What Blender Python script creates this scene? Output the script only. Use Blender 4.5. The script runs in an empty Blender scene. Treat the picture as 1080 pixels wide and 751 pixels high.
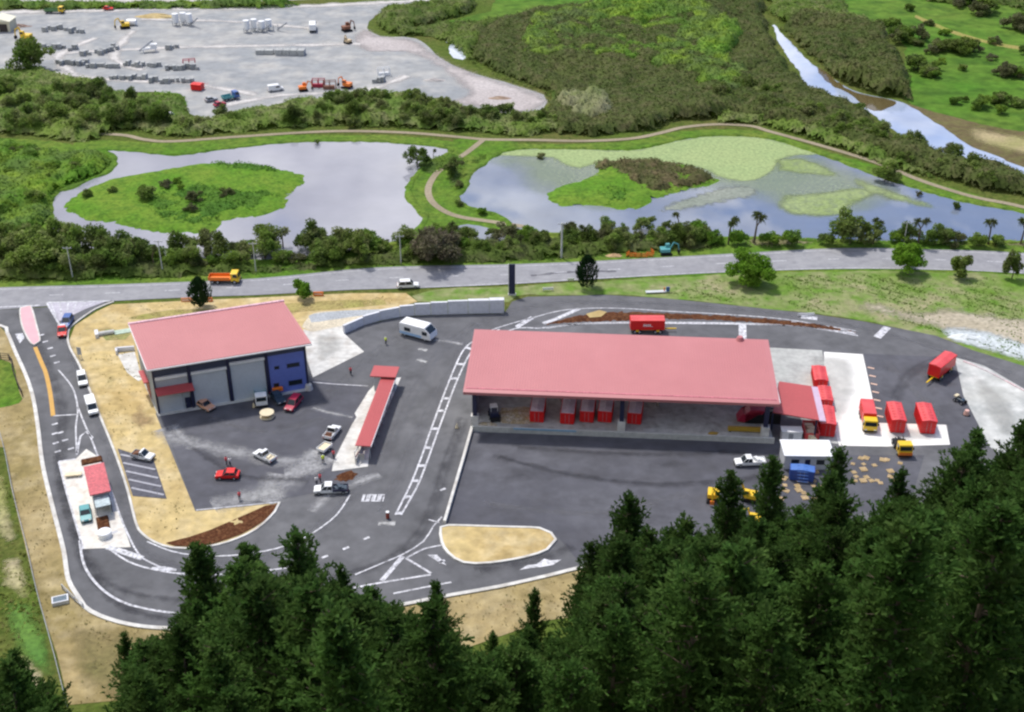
import bpy, math, random
import numpy as np
from mathutils import Vector, Matrix
from mathutils.geometry import tessellate_polygon
random.seed(7); RNG = np.random.default_rng(11)
R = math.radians
sc = bpy.context.scene
COL = sc.collection
# ------------------------------------------------------------------ survey of the place
# the camera stands 126 m above the valley floor; survey marks are read off the photograph as
# directions and set down on the valley floor (z=0) or at a stated height
F, PITCH, CH = 1300.0, R(30.1), 126.0
CP, SP = math.cos(PITCH), math.sin(PITCH)
def G(x, y, z=0.0):
    a = (x-540)/F; b = (375.5-y)/F
    t = (z-CH)/(-SP+b*CP)
    return (a*t, (CP+b*SP)*t)
def PX(X, Y, Z):
    z = Z-CH; d = Y*CP-z*SP; u = Y*SP+z*CP
    return 540+F*X/d, 375.5-F*u/d
# ------------------------------------------------------------------ materials
def srgb(r, g, b):
    f = lambda c: ((c/255+0.055)/1.055)**2.4 if c > 10 else c/255/12.92
    return (f(r), f(g), f(b), 1)
MATS = {}
def mat(name, cols, scales=(0.05, 0.6), rough=0.8, mix=(0.5, 0.3), spec=0.3, island=0.0, bump=0.0, bscale=2.0, metal=0.0,
        trans=0.0, objrand=0.0, emit=None, detail=4, contrast=(0.35, 0.65)):
    """cols: 1-3 linear colours mixed by noise in world space at two scales"""
    if name in MATS: return MATS[name]
    m = bpy.data.materials.new(name); m.use_nodes = True; nt = m.node_tree; N = nt.nodes; L = nt.links
    for n in list(N): N.remove(n)
    out = N.new('ShaderNodeOutputMaterial'); b = N.new('ShaderNodeBsdfPrincipled')
    b.inputs['Roughness'].default_value = rough; b.inputs['Specular IOR Level'].default_value = spec; b.inputs['Metallic'].default_value = metal
    cols = [tuple(c)+(1,) if len(c) == 3 else tuple(c) for c in cols]
    geo = N.new('ShaderNodeNewGeometry')
    def noise(s, det=detail):
        n = N.new('ShaderNodeTexNoise'); n.inputs['Scale'].default_value = s; n.inputs['Detail'].default_value = det; n.inputs['Roughness'].default_value = 0.6
        L.new(geo.outputs['Position'], n.inputs['Vector']); return n
    def ramp(src, a=contrast[0], c=contrast[1]):
        r = N.new('ShaderNodeMapRange'); r.inputs['From Min'].default_value = a; r.inputs['From Max'].default_value = c; L.new(src, r.inputs['Value']); return r.outputs[0]
    def mixc(fac, A, B, mode='MIX'):
        x = N.new('ShaderNodeMix'); x.data_type = 'RGBA'; x.blend_type = mode
        for sock, v in ((x.inputs['Factor'], fac), (x.inputs['A'], A), (x.inputs['B'], B)):
            if hasattr(v, 'is_linked') or isinstance(v, bpy.types.NodeSocket): L.new(v, sock)
            else: sock.default_value = v
        return x.outputs['Result']
    c = cols[0]
    if len(cols) > 1: c = mixc(ramp(noise(scales[0]).outputs['Fac']), cols[0], cols[1])
    if len(cols) > 2: c = mixc(ramp(noise(scales[1]).outputs['Fac'], 0.45, 0.7), c, cols[2])
    # fine tonal variation
    vr = noise(scales[1]*2.3 if len(cols) > 1 else scales[1])
    f = N.new('ShaderNodeMapRange'); f.inputs['From Min'].default_value = 0.3; f.inputs['From Max'].default_value = 0.7
    f.inputs['To Min'].default_value = 1-mix[1]; f.inputs['To Max'].default_value = 1+mix[1]; L.new(vr.outputs['Fac'], f.inputs['Value'])
    val = f.outputs[0]
    if island:
        f2 = N.new('ShaderNodeMapRange'); f2.inputs['To Min'].default_value = 1-island; f2.inputs['To Max'].default_value = 1+island
        L.new(geo.outputs['Random Per Island'], f2.inputs['Value']); mu = N.new('ShaderNodeMath'); mu.operation = 'MULTIPLY'
        L.new(val, mu.inputs[0]); L.new(f2.outputs[0], mu.inputs[1]); val = mu.outputs[0]
    if objrand:
        oi = N.new('ShaderNodeObjectInfo')
        f3 = N.new('ShaderNodeMapRange'); f3.inputs['To Min'].default_value = 1-objrand; f3.inputs['To Max'].default_value = 1+objrand
        L.new(oi.outputs['Random'], f3.inputs['Value']); mu = N.new('ShaderNodeMath'); mu.operation = 'MULTIPLY'
        L.new(val, mu.inputs[0]); L.new(f3.outputs[0], mu.inputs[1]); val = mu.outputs[0]
    cb = N.new('ShaderNodeCombineColor')
    for i in range(3): L.new(val, cb.inputs[i])
    c = mixc(1.0, c, cb.outputs[0], 'MULTIPLY')
    L.new(c, b.inputs['Base Color'])
    if bump:
        bn = noise(bscale); bp = N.new('ShaderNodeBump'); bp.inputs['Strength'].default_value = bump; bp.inputs['Distance'].default_value = 0.3
        L.new(bn.outputs['Fac'], bp.inputs['Height']); L.new(bp.outputs[0], b.inputs['Normal'])
    if emit: b.inputs['Emission Color'].default_value = emit; b.inputs['Emission Strength'].default_value = 1
    if trans:
        tr = N.new('ShaderNodeBsdfTranslucent'); L.new(c, tr.inputs[0]); ms = N.new('ShaderNodeMixShader'); ms.inputs[0].default_value = trans
        L.new(b.outputs[0], ms.inputs[1]); L.new(tr.outputs[0], ms.inputs[2]); L.new(ms.outputs[0], out.inputs[0])
    else: L.new(b.outputs[0], out.inputs[0])
    MATS[name] = m; return m
def flat(name, col, rough=0.5, spec=0.5, var=0.08, metal=0.0): return mat(name, [col], (1, 1.5), rough, (0, var), spec, metal=metal)
def patchy(name, base, thr=0.5, soft=0.12, scale=0.3, rough=0.8, usev=False, amax=1.0, strength=1.0):
    """sheet of dust, weed or stain whose cover breaks up (alpha from noise; with usev it also thins to the strip's edges)"""
    if name in MATS: return MATS[name]
    m = mat(name, base, (0.08, 0.8), rough); nt = m.node_tree; N = nt.nodes; L = nt.links
    out = [n for n in N if n.type == 'OUTPUT_MATERIAL'][0]; src = out.inputs[0].links[0].from_socket
    geo = N.new('ShaderNodeNewGeometry'); n = N.new('ShaderNodeTexNoise'); n.inputs['Scale'].default_value = scale; n.inputs['Detail'].default_value = 6
    n.inputs['Roughness'].default_value = 0.65
    L.new(geo.outputs['Position'], n.inputs['Vector']); val = n.outputs['Fac']
    if usev:
        uv = N.new('ShaderNodeUVMap'); uv.uv_map = 'UVMap'; sx = N.new('ShaderNodeSeparateXYZ'); L.new(uv.outputs[0], sx.inputs[0])
        a = N.new('ShaderNodeMath'); a.operation = 'SUBTRACT'; L.new(sx.outputs[1], a.inputs[0]); a.inputs[1].default_value = 0.5
        ab = N.new('ShaderNodeMath'); ab.operation = 'ABSOLUTE'; L.new(a.outputs[0], ab.inputs[0])
        mu = N.new('ShaderNodeMath'); mu.operation = 'MULTIPLY'; L.new(ab.outputs[0], mu.inputs[0]); mu.inputs[1].default_value = 0.9
        su = N.new('ShaderNodeMath'); su.operation = 'SUBTRACT'; L.new(val, su.inputs[0]); L.new(mu.outputs[0], su.inputs[1]); val = su.outputs[0]
    r = N.new('ShaderNodeMapRange'); r.inputs['From Min'].default_value = thr-soft; r.inputs['From Max'].default_value = thr+soft; r.inputs['To Max'].default_value = amax; L.new(val, r.inputs['Value'])
    t = N.new('ShaderNodeBsdfTransparent'); ms = N.new('ShaderNodeMixShader'); L.new(r.outputs[0], ms.inputs[0]); L.new(t.outputs[0], ms.inputs[1]); L.new(src, ms.inputs[2]); L.new(ms.outputs[0], out.inputs[0])
    return m
def soft_sheet(name, px, z, m, fall=5.0, cell=1.5, kind='stuff', label=None, cat=None):
    poly = smooth(W(px), True, 3); P = np.array(poly); x0, y0 = P.min(0)-cell; x1, y1 = P.max(0)+cell; xs = np.arange(x0, x1, cell); ys = np.arange(y0, y1, cell); X, Y = np.meshgrid(xs, ys)
    ins = inpoly(X, Y, poly); d = np.where(ins, edist(X, Y, poly), -edist(X, Y, poly)); ok = d > -1.5*cell; nx = len(xs); idx = -np.ones(X.size, int); sel = np.where(ok.ravel())[0]; idx[sel] = np.arange(len(sel))
    V = np.stack([X, Y, np.full(X.shape, z)], -1).reshape(-1, 3)[sel]; okf = ok[:-1, :-1] & ok[1:, :-1] & ok[:-1, 1:] & ok[1:, 1:]
    o = mesh_obj(name, V, [(idx[j*nx+i], idx[j*nx+i+1], idx[(j+1)*nx+i+1], idx[(j+1)*nx+i]) for j, i in zip(*np.where(okf))], m)
    at = o.data.attributes.new('cover', 'FLOAT', 'POINT'); at.data.foreach_set('value', np.clip(d/fall, 0, 1).ravel()[sel].astype(np.float32)); return tag(o, label, cat, kind=kind)
def soft_mat(name, base, bias=.0, soft=.15, scale=.25, amax=1.0, rough=.85, gain=.9):
    """cover thins towards the sheet's rim and breaks up by noise"""
    if name in MATS: return MATS[name]
    m = mat(name, base, (.06, .5), rough); nt = m.node_tree; N = nt.nodes; L = nt.links; out = [n for n in N if n.type == 'OUTPUT_MATERIAL'][0]; src = out.inputs[0].links[0].from_socket
    geo = N.new('ShaderNodeNewGeometry'); n = N.new('ShaderNodeTexNoise'); n.inputs['Scale'].default_value = scale; n.inputs['Detail'].default_value = 7; n.inputs['Roughness'].default_value = .68; L.new(geo.outputs['Position'], n.inputs['Vector'])
    a = N.new('ShaderNodeAttribute'); a.attribute_name = 'cover'; mu = N.new('ShaderNodeMath'); mu.operation = 'MULTIPLY_ADD'; L.new(a.outputs['Fac'], mu.inputs[0]); mu.inputs[1].default_value = gain; L.new(n.outputs['Fac'], mu.inputs[2])
    r = N.new('ShaderNodeMapRange'); c = .95-bias; r.inputs['From Min'].default_value = c-soft; r.inputs['From Max'].default_value = c+soft; r.inputs['To Max'].default_value = amax; L.new(mu.outputs[0], r.inputs['Value'])
    # nothing at the very rim
    r2 = N.new('ShaderNodeMath'); r2.operation = 'MULTIPLY'; r2.use_clamp = True; L.new(a.outputs['Fac'], r2.inputs[0]); r2.inputs[1].default_value = 5; r3 = N.new('ShaderNodeMath'); r3.operation = 'MULTIPLY'; L.new(r.outputs[0], r3.inputs[0]); L.new(r2.outputs[0], r3.inputs[1])
    t = N.new('ShaderNodeBsdfTransparent'); ms = N.new('ShaderNodeMixShader'); L.new(r3.outputs[0], ms.inputs[0]); L.new(t.outputs[0], ms.inputs[1]); L.new(src, ms.inputs[2]); L.new(ms.outputs[0], out.inputs[0]); return m
def water(name, col, rough=0.06, ior=1.45, bump=0.03, col2=None, sc2=0.02):
    m = mat(name, [col, col2 or col], (sc2, 0.05), rough, (0.3, 0.05)); b = [n for n in m.node_tree.nodes if n.type == 'BSDF_PRINCIPLED'][0]
    b.inputs['IOR'].default_value = ior; b.inputs['Specular IOR Level'].default_value = 0.5
    N = m.node_tree.nodes; L = m.node_tree.links; g = N.new('ShaderNodeNewGeometry'); n = N.new('ShaderNodeTexNoise'); n.inputs['Scale'].default_value = 0.35; n.inputs['Detail'].default_value = 3
    bp = N.new('ShaderNodeBump'); bp.inputs['Strength'].default_value = bump; L.new(g.outputs['Position'], n.inputs['Vector']); L.new(n.outputs['Fac'], bp.inputs['Height']); L.new(bp.outputs[0], b.inputs['Normal'])
    return m
# ------------------------------------------------------------------ object helpers
def tag(o, label=None, cat=None, group=None, kind=None):
    if label: o['label'] = label
    if cat: o['category'] = cat
    if group: o['group'] = group
    if kind: o['kind'] = kind
    return o
def mesh_obj(name, verts, faces, mats, parent=None, mi=None, smooth=False):
    me = bpy.data.meshes.new(name); me.from_pydata([tuple(v) for v in verts], [], [tuple(f) for f in faces])
    for m in (mats if isinstance(mats, (list, tuple)) else [mats]): me.materials.append(m)
    if mi is not None: me.polygons.foreach_set('material_index', mi)
    if smooth: me.polygons.foreach_set('use_smooth', [True]*len(me.polygons))
    me.update(); o = bpy.data.objects.new(name, me); COL.objects.link(o)
    if parent: o.parent = parent
    return o
def quads_obj(name, V, m, parent=None):
    """V: array (n,4,3) of loose quads"""
    n = len(V); me = bpy.data.meshes.new(name); me.vertices.add(n*4); me.vertices.foreach_set('co', np.ascontiguousarray(V, dtype=np.float32).reshape(-1))
    me.loops.add(n*4); me.loops.foreach_set('vertex_index', np.arange(n*4, dtype=np.int32)); me.polygons.add(n)
    me.polygons.foreach_set('loop_start', np.arange(0, n*4, 4, dtype=np.int32)); me.polygons.foreach_set('loop_total', np.full(n, 4, dtype=np.int32))
    me.materials.append(m); me.update(calc_edges=True); me.validate(); o = bpy.data.objects.new(name, me); COL.objects.link(o)
    if parent: o.parent = parent
    return o
def empty(name, x, y, z=0, rz=0):
    o = bpy.data.objects.new(name, None); o.location = (x, y, z); o.rotation_euler = (0, 0, rz); COL.objects.link(o); return o
def copy_tree(root, loc, rz, s=1.0):
    c = root.copy(); COL.objects.link(c); c.location = loc; c.rotation_euler = (0, 0, rz); c.scale = (s, s, s) if not isinstance(s, tuple) else s
    for ch in root.children:
        d = ch.copy(); COL.objects.link(d); d.parent = c
        for g in ch.children:
            e = g.copy(); COL.objects.link(e); e.parent = d
    return c
class MB:
    def __init__(s): s.v = []; s.f = []; s.m = []
    def add(s, v, f, m=0):
        k = len(s.v); s.v += [tuple(p) for p in v]; s.f += [tuple(i+k for i in q) for q in f]; s.m += [m]*len(f); return s
    def box(s, x0, x1, y0, y1, z0, z1, m=0, rz=0, tx=1, ty=1):
        cx, cy = (x0+x1)/2, (y0+y1)/2; v = []
        for z, kx, ky in ((z0, 1, 1), (z1, tx, ty)):
            for x, y in ((x0, y0), (x1, y0), (x1, y1), (x0, y1)):
                dx, dy = (x-cx)*kx, (y-cy)*ky; v.append((cx+dx*math.cos(rz)-dy*math.sin(rz), cy+dx*math.sin(rz)+dy*math.cos(rz), z))
        return s.add(v, [(3, 2, 1, 0), (4, 5, 6, 7), (0, 1, 5, 4), (1, 2, 6, 5), (2, 3, 7, 6), (3, 0, 4, 7)], m)
    def prism(s, prof, y0, y1, m=0, k=1.0):
        """side profile (x,z) extruded across y"""
        n = len(prof); v = [(x, y0, z) for x, z in prof]+[(x, y1, z) for x, z in prof]
        a = sum(prof[i][0]*prof[(i+1) % n][1]-prof[(i+1) % n][0]*prof[i][1] for i in range(n))
        f = [tuple(range(n)), tuple(range(2*n-1, n-1, -1))]+[(i, i+n, (i+1) % n+n, (i+1) % n) for i in range(n)]
        if a < 0: f = [q[::-1] for q in f]
        return s.add(v, f, m)
    def slab(s, poly, z0, z1, m=0):
        n = len(poly); v = [(x, y, z0) for x, y in poly]+[(x, y, z1) for x, y in poly]
        a = sum(poly[i][0]*poly[(i+1) % n][1]-poly[(i+1) % n][0]*poly[i][1] for i in range(n))
        tri = tessellate_polygon([[Vector((x, y, 0)) for x, y in poly]])
        f = []
        for t in tri:
            A, B, C = [poly[i] for i in t]; ccw = (B[0]-A[0])*(C[1]-A[1])-(B[1]-A[1])*(C[0]-A[0]) > 0
            t = tuple(t) if ccw else tuple(t)[::-1]; f.append(tuple(i+n for i in t)); f.append(t[::-1])
        f += [((i, (i+1) % n, (i+1) % n+n, i+n) if a > 0 else (i+n, (i+1) % n+n, (i+1) % n, i)) for i in range(n)]
        return s.add(v, f, m)
    def cyl(s, p, axis, r, h, n=12, m=0, r2=None):
        r2 = r if r2 is None else r2; v = []
        ax = {'x': (Vector((0, 1, 0)), Vector((0, 0, 1)), Vector((1, 0, 0))), 'y': (Vector((0, 0, 1)), Vector((1, 0, 0)), Vector((0, 1, 0))), 'z': (Vector((1, 0, 0)), Vector((0, 1, 0)), Vector((0, 0, 1)))}[axis]
        for q, rr in ((0, r), (h, r2)):
            for i in range(n):
                a = 2*math.pi*i/n; v.append(Vector(p)+ax[0]*rr*math.cos(a)+ax[1]*rr*math.sin(a)+ax[2]*q)
        return s.add(v, [tuple(range(n-1, -1, -1)), tuple(range(n, 2*n))]+[(i, (i+1) % n, (i+1) % n+n, i+n) for i in range(n)], m)
    def bar(s, a, b, r, m=0, n=6, r2=None):
        a, b = Vector(a), Vector(b); d = (b-a).normalized(); u = d.orthogonal().normalized(); w = d.cross(u); r2 = r if r2 is None else r2; v = []
        for p, rr in ((a, r), (b, r2)):
            for i in range(n): t = 2*math.pi*i/n; v.append(p+u*rr*math.cos(t)+w*rr*math.sin(t))
        return s.add(v, [tuple(range(n-1, -1, -1)), tuple(range(n, 2*n))]+[(i, (i+1) % n, (i+1) % n+n, i+n) for i in range(n)], m)
    def build(s, name, mats, parent=None, bevel=0):
        o = mesh_obj(name, s.v, s.f, mats, parent, s.m)
        if bevel:
            b = o.modifiers.new('bevel', 'BEVEL'); b.width = bevel; b.segments = 2; b.limit_method = 'ANGLE'
        return o
def smooth(pts, closed=True, step=2.0):
    P = [np.array(p, float) for p in pts]; n = len(P); out = []
    rng = range(n) if closed else range(n-1)
    for i in rng:
        if closed: p0, p1, p2, p3 = P[i-1], P[i], P[(i+1) % n], P[(i+2) % n]
        else: p0, p1, p2, p3 = P[max(i-1, 0)], P[i], P[i+1], P[min(i+2, n-1)]
        k = max(1, int(np.linalg.norm(p2-p1)/step))
        for j in range(k):
            t = j/k; out.append(0.5*((2*p1)+(-p0+p2)*t+(2*p0-5*p1+4*p2-p3)*t*t+(-p0+3*p1-3*p2+p3)*t**3))
    if not closed: out.append(P[-1])
    return [tuple(p) for p in out]
def W(px, z=0): return [G(x, y, z) for x, y in px]
def ragged(poly, amp, seed=0):
    r = random.Random(seed); n = len(poly); out = []; ph = [r.uniform(0, 6.28) for _ in range(6)]
    for i, (x, y) in enumerate(poly):
        x2, y2 = poly[(i+1) % n]; x1, y1 = poly[i-1]; dx, dy = x2-x1, y2-y1; l = math.hypot(dx, dy) or 1
        d = amp*(0.4*math.sin(x*0.31+y*0.23+ph[0])+0.3*math.sin(x*0.83-y*0.71+ph[1])+r.uniform(-.45, .45)); out.append((x-dy/l*d, y+dx/l*d))
    return out
def sheet(name, px, z, m, sm=True, rough=0, kind='structure', step=2.0, world=None, label=None, cat=None):
    w = world or W(px, z)
    if sm: w = smooth(w, True, step)
    if rough: w = ragged(w, rough, len(name))
    tri = tessellate_polygon([[Vector((x, y, 0)) for x, y in w]]); fs = []
    for t in tri:
        A, B, C = [w[i] for i in t]
        fs.append(tuple(t) if (B[0]-A[0])*(C[1]-A[1])-(B[1]-A[1])*(C[0]-A[0]) > 0 else tuple(t)[::-1])
    o = mesh_obj(name, [(x, y, z) for x, y in w], fs, m); tag(o, label, cat, kind=kind); return o
def strip_geo(mb, w, width, z0, z1, m=0, mound=False, taper=False, uvs=None, closed=False):
    n = len(w); L_ = []; dist = 0
    for i in range(n):
        if closed: a, b = w[i-1], w[(i+1) % n]
        else: a, b = w[max(i-1, 0)], w[min(i+1, n-1)]
        dx, dy = b[0]-a[0], b[1]-a[1]; l = math.hypot(dx, dy) or 1; k = width/2
        if taper: k *= max(.15, math.sin(math.pi*(i+.3)/(n-.4)))
        L_.append((w[i][0], w[i][1], -dy/l*k, dx/l*k))
    v = []; f = []
    prof = [(-1, z0), (-.98, z1), (.98, z1), (1, z0)] if not mound else [(-1, z0), (-.55, z0+(z1-z0)*.8), (0, z1), (.55, z0+(z1-z0)*.8), (1, z0)]
    if z1 == z0: prof = [(-1, z0), (1, z0)]
    k = len(prof)
    for x, y, nx, ny in L_:
        j = random.uniform(.6, 1.25) if mound else 1
        for s_, z in prof: v.append((x+nx*s_*(j if mound else 1), y+ny*s_*(j if mound else 1), z0+(z-z0)*j))
    rg = n if closed else n-1
    for i in range(rg):
        a = i*k; b = ((i+1) % n)*k
        for q in range(k-1): f.append((a+q, b+q, b+q+1, a+q+1)[::-1] if False else (a+q+1, a+q, b+q, b+q+1)[::-1])
    if not closed and k > 2: f += [tuple(range(k)), tuple(range((n-1)*k+k-1, (n-1)*k-1, -1))]
    mb.add(v, f, m); return mb
def strip(name, px, width, z0, z1, m, kind='structure', mound=False, closed=False, step=1.5, sm=True, taper=False, label=None, cat=None):
    w = W(px, z0); w = smooth(w, closed, step) if sm else w
    mb = MB(); strip_geo(mb, w, width, z0, z1, 0, mound, taper, closed=closed); o = mb.build(name, [m])
    if z1 == z0:
        uv = o.data.uv_layers.new(name='UVMap')
        for p in o.data.polygons:
            for li in p.loop_indices: uv.data[li].uv = (0, o.data.loops[li].vertex_index % 2)
    tag(o, label, cat, kind=kind); return o
def inpoly(X, Y, poly):
    P = np.array(poly); c = np.zeros(X.shape, bool); n = len(P); j = n-1
    for i in range(n):
        xi, yi = P[i]; xj, yj = P[j]
        if yi != yj: c ^= ((yi > Y) != (yj > Y)) & (X < (xj-xi)*(Y-yi)/(yj-yi)+xi)
        j = i
    return c
def edist(X, Y, poly):
    d = np.full(X.shape, 1e9); n = len(poly)
    for i in range(n):
        ax, ay = poly[i]; bx, by = poly[(i+1) % n]; vx, vy = bx-ax, by-ay; l2 = vx*vx+vy*vy or 1e-9
        t = np.clip(((X-ax)*vx+(Y-ay)*vy)/l2, 0, 1); d = np.minimum(d, (X-ax-t*vx)**2+(Y-ay-t*vy)**2)
    return np.sqrt(d)
# ------------------------------------------------------------------ terrain
def hill0(X): return np.interp(X, [-200, -90, -62, -50, -30, 0, 20, 40, 60, 80, 200], [96, 100, 110, 122, 127, 128, 134, 143, 150, 154, 160])
def terrain(X, Y):
    X = np.asarray(X, float); Y = np.asarray(Y, float); d = hill0(X)-Y
    z = np.where(d > 0, 0.78*np.sqrt(np.maximum(d, 0)**2+16)-0.78*4, 0.0)
    z = np.where(z > 105, 105+(z-105)*0.15, z)
    z = np.minimum(z, 112); far = np.clip((Y-760)/900, 0, 1)
    return z + far*far*60*(0.6+0.4*np.sin(X*0.004+1)) + np.where(d > 3, 0.7*np.sin(X*.35)*np.cos(Y*.27), 0)
def near_ground():
    xs = np.unique(np.concatenate([np.arange(-160, 161, 4), np.linspace(-1600, -160, 30), np.linspace(160, 1600, 30)]))
    ys = np.unique(np.concatenate([np.arange(-60, 180, 3), np.linspace(180, 760, 24), np.linspace(760, 3200, 30), np.linspace(-400, -60, 8)]))
    X, Y = np.meshgrid(xs, ys); Z = terrain(X, Y); nx = len(xs); V = np.stack([X, Y, Z], -1).reshape(-1, 3)
    fs = [(j*nx+i, j*nx+i+1, (j+1)*nx+i+1, (j+1)*nx+i) for j in range(len(ys)-1) for i in range(nx-1)]
    o = mesh_obj('ground', V, fs, M_GROUND, smooth=True); tag(o, kind='structure')
# palettes ---------------------------------------------------------------------------------
M_GROUND = mat('rough_grass', [(.085, .13, .02), (.12, .12, .035), (.05, .085, .012)], (.04, .5), .95, (.5, .35), .1, bump=.6, bscale=1.5)
M_GREEN = mat('bright_grass', [(.085, .19, .018), (.15, .20, .035), (.06, .12, .018)], (.05, .35), .95, (.5, .3), .1, bump=.6, bscale=1.2)
M_PASTURE = mat('pasture_grass', [(.070, .18, .018), (.12, .19, .03), (.045, .10, .015)], (.022, .12), .95, (.5, .25), .1)
M_VERGE = mat('verge_grass', [(.13, .22, .035), (.30, .28, .16), (.11, .22, .025)], (.09, .25), .95, (.5, .22), .1, bump=.4, bscale=2)
M_DRY = mat('dry_grass', [(.36, .28, .14), (.25, .20, .085), (.41, .335, .19)], (.06, .2), .95, (.5, .25), .1, bump=.4, bscale=2)
M_STRAW = mat('hydroseeded_earth', [(.54, .42, .20), (.42, .31, .14), (.58, .47, .27)], (.05, .22), .95, (.5, .22), .1, bump=.3, bscale=2)
M_GRAVEL = mat('gravel_yard', [(.27, .285, .30), (.32, .325, .325), (.42, .41, .39)], (.03, .1), .95, (.5, .14), .1, bump=.3, bscale=1)
M_PALEGRAVEL = mat('pale_gravel', [(.50, .47, .45), (.42, .38, .36), (.56, .54, .52)], (.05, .3), .95, (.5, .12), .1)
M_ASPH = mat('asphalt', [(.108, .109, .119), (.148, .149, .158), (.095, .096, .103)], (.035, .15), .85, (.5, .15), .3, bump=.15, bscale=6)
M_ASPHNEW = mat('fresh_asphalt', [(.080, .081, .098), (.112, .113, .130), (.073, .073, .084)], (.035, .15), .85, (.5, .16), .3, bump=.15, bscale=6)
M_ROAD = mat('worn_asphalt', [(.27, .27, .29), (.31, .31, .325), (.24, .24, .26)], (.05, .3), .9, (.5, .08), .2)
M_CONC = mat('concrete', [(.52, .53, .50), (.60, .60, .57), (.46, .47, .45)], (.1, .6), .85, (.5, .10), .2)
M_CONCW = mat('white_concrete', [(.60, .59, .56), (.68, .67, .64), (.48, .45, .41)], (.06, .3), .85, (.5, .18), .2)
M_WALLC = mat('precast_concrete', [(.64, .65, .70), (.72, .73, .76)], (.1, .6), .85, (.5, .10), .2)
M_PAINT = None
M_OCHRE = flat('ochre_paint', (.55, .30, .05), .6)
M_PINK = mat('red_chip_surface', [(.80, .42, .45), (.74, .38, .42)], (.3, 2), .8, (.5, .1), .2)
M_MULCH = mat('bark_mulch', [(.11, .042, .02), (.07, .026, .013), (.18, .085, .04)], (.5, 1.6), .95, (.5, .4), .1, bump=1, bscale=3)
M_PATH = mat('gravel_path', [(.27, .23, .16), (.33, .28, .20)], (.1, .6), .95, (.5, .15), .1)
M_ROOF = mat('pale_red_roofing', [(.48, .18, .188), (.53, .21, .217)], (.04, .10), .5, (.5, .02), .4)
M_ROOFD = mat('deep_red_roofing', [(.46, .075, .08), (.42, .065, .07)], (.1, .8), .45, (.5, .05), .5)
M_RED = mat('red_paint', [(.78, .012, .012), (.70, .012, .012)], (.5, 2), .35, (.5, .12), .5)
M_REDTOP = mat('pale_red_cover', [(.74, .10, .10), (.64, .07, .075)], (.5, 1.5), .4, (.5, .1), .5)  # paler red for container tops, against the body paint
M_TARP = mat('pale_lilac_cover', [(.72, .60, .66), (.60, .44, .50)], (.5, 1.5), .5, (.5, .15), .4)
M_WHITE = flat('white_paint', (.82, .83, .84), .35)
M_GREYM = flat('grey_steel', (.34, .36, .39), .45, .5, .1)
M_CLAD = mat('grey_cladding', [(.40, .45, .50), (.44, .49, .54)], (.2, 1), .5, (.5, .05), .5)
M_ROLLER = mat('roller_door_grey', [(.55, .60, .66), (.60, .65, .70)], (.2, 1), .5, (.5, .05), .5)
M_NAVY = flat('navy_steel', (.018, .022, .065), .5)
M_BLUE = mat('blue_cladding', [(.13, .19, .55), (.15, .21, .60)], (.2, 1), .5, (.5, .06), .5)
M_BLK = flat('black_rubber', (.015, .015, .017), .7, .3)
M_GLASS = flat('dark_glass', (.02, .028, .035), .08, .6)
M_YEL = flat('yellow_paint', (.80, .52, .02), .4)
M_ORG = flat('orange_paint', (.80, .20, .02), .45)
M_CREAM = flat('cream_paint', (.72, .62, .42), .5)
M_CARBLUE = flat('mid_blue_paint', (.05, .12, .36), .35)
M_CARDK = flat('dark_teal_paint', (.035, .06, .09), .35)
M_TEAL = flat('teal_paint', (.10, .34, .36), .35)
M_CRIM = flat('crimson_paint', (.42, .02, .06), .35)
M_SKIN = flat('skin', (.45, .26, .18), .6)
M_HIVIS = flat('yellow_hivis', (.70, .85, .05), .6)
M_CLOTH = flat('dark_trousers', (.03, .035, .06), .8)
M_SHIRTR = flat('red_shirt', (.60, .08, .10), .8)
M_SHIRTW = flat('white_shirt', (.75, .72, .72), .8)
M_TIMB = mat('pale_timber', [(.62, .46, .26), (.50, .36, .18)], (.5, 3), .8, (.5, .2), .2)
M_BARK = mat('bark', [(.11, .085, .06), (.16, .13, .10)], (.5, 3), .95, (.5, .3), .1)
M_LAMP = flat('lamp_glass', (.85, .85, .80), .15)
M_DARKT = flat('dark_timber', (.05, .04, .035), .8)
M_FENCE = flat('galvanised_steel', (.42, .44, .47), .5)
M_PAINT = patchy('road_paint', [(.66, .66, .69), (.56, .56, .60)], .37, .16, 1.6, .7)
near_ground()
# ------------------------------------------------------------------ land cover
pasture = [(880, -60), (893, 8), (905, 22), (925, 30), (950, 42), (955, 60), (948, 80), (950, 98), (960, 110), (985, 122), (1015, 135), (1090, 150), (1300, 175), (1300, -60)]
sheet('pasture', pasture, .02, M_PASTURE, rough=1.5, step=5)
sheet('riverbank', [(957, 110), (985, 118), (1020, 127), (1060, 136), (1120, 146), (1120, 190), (1080, 177), (1052, 166), (1020, 153), (987, 130)], .03, mat('muddy_bank', [(.10, .08, .04), (.15, .12, .06), (.14, .14, .05)], (.06, .3), .95, (.5, .2), .1), rough=.8)
soft_sheet('sand_patch', [(1020, 133), (1050, 138), (1090, 146), (1120, 165), (1080, 164), (1045, 156), (1022, 146)], .05, soft_mat('pale_sand', [(.38, .31, .17), (.26, .25, .09)], .2, .25, .1), 8, 2, kind='structure')
sheet('farm_track', [(965, 18), (1000, 34), (1045, 47), (1100, 56), (1100, 53), (1047, 44), (1002, 31), (966, 16)], .04, mat('track_earth', [(.30, .24, .08), (.24, .26, .05)], (.1, .5), .95), rough=.5)
sheet('meadow', [(545, -30), (520, 6), (505, 15), (470, 22), (455, 28), (500, 30), (560, 20), (660, 10), (700, -30)], .02, M_PASTURE, rough=1.5, step=4)
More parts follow.
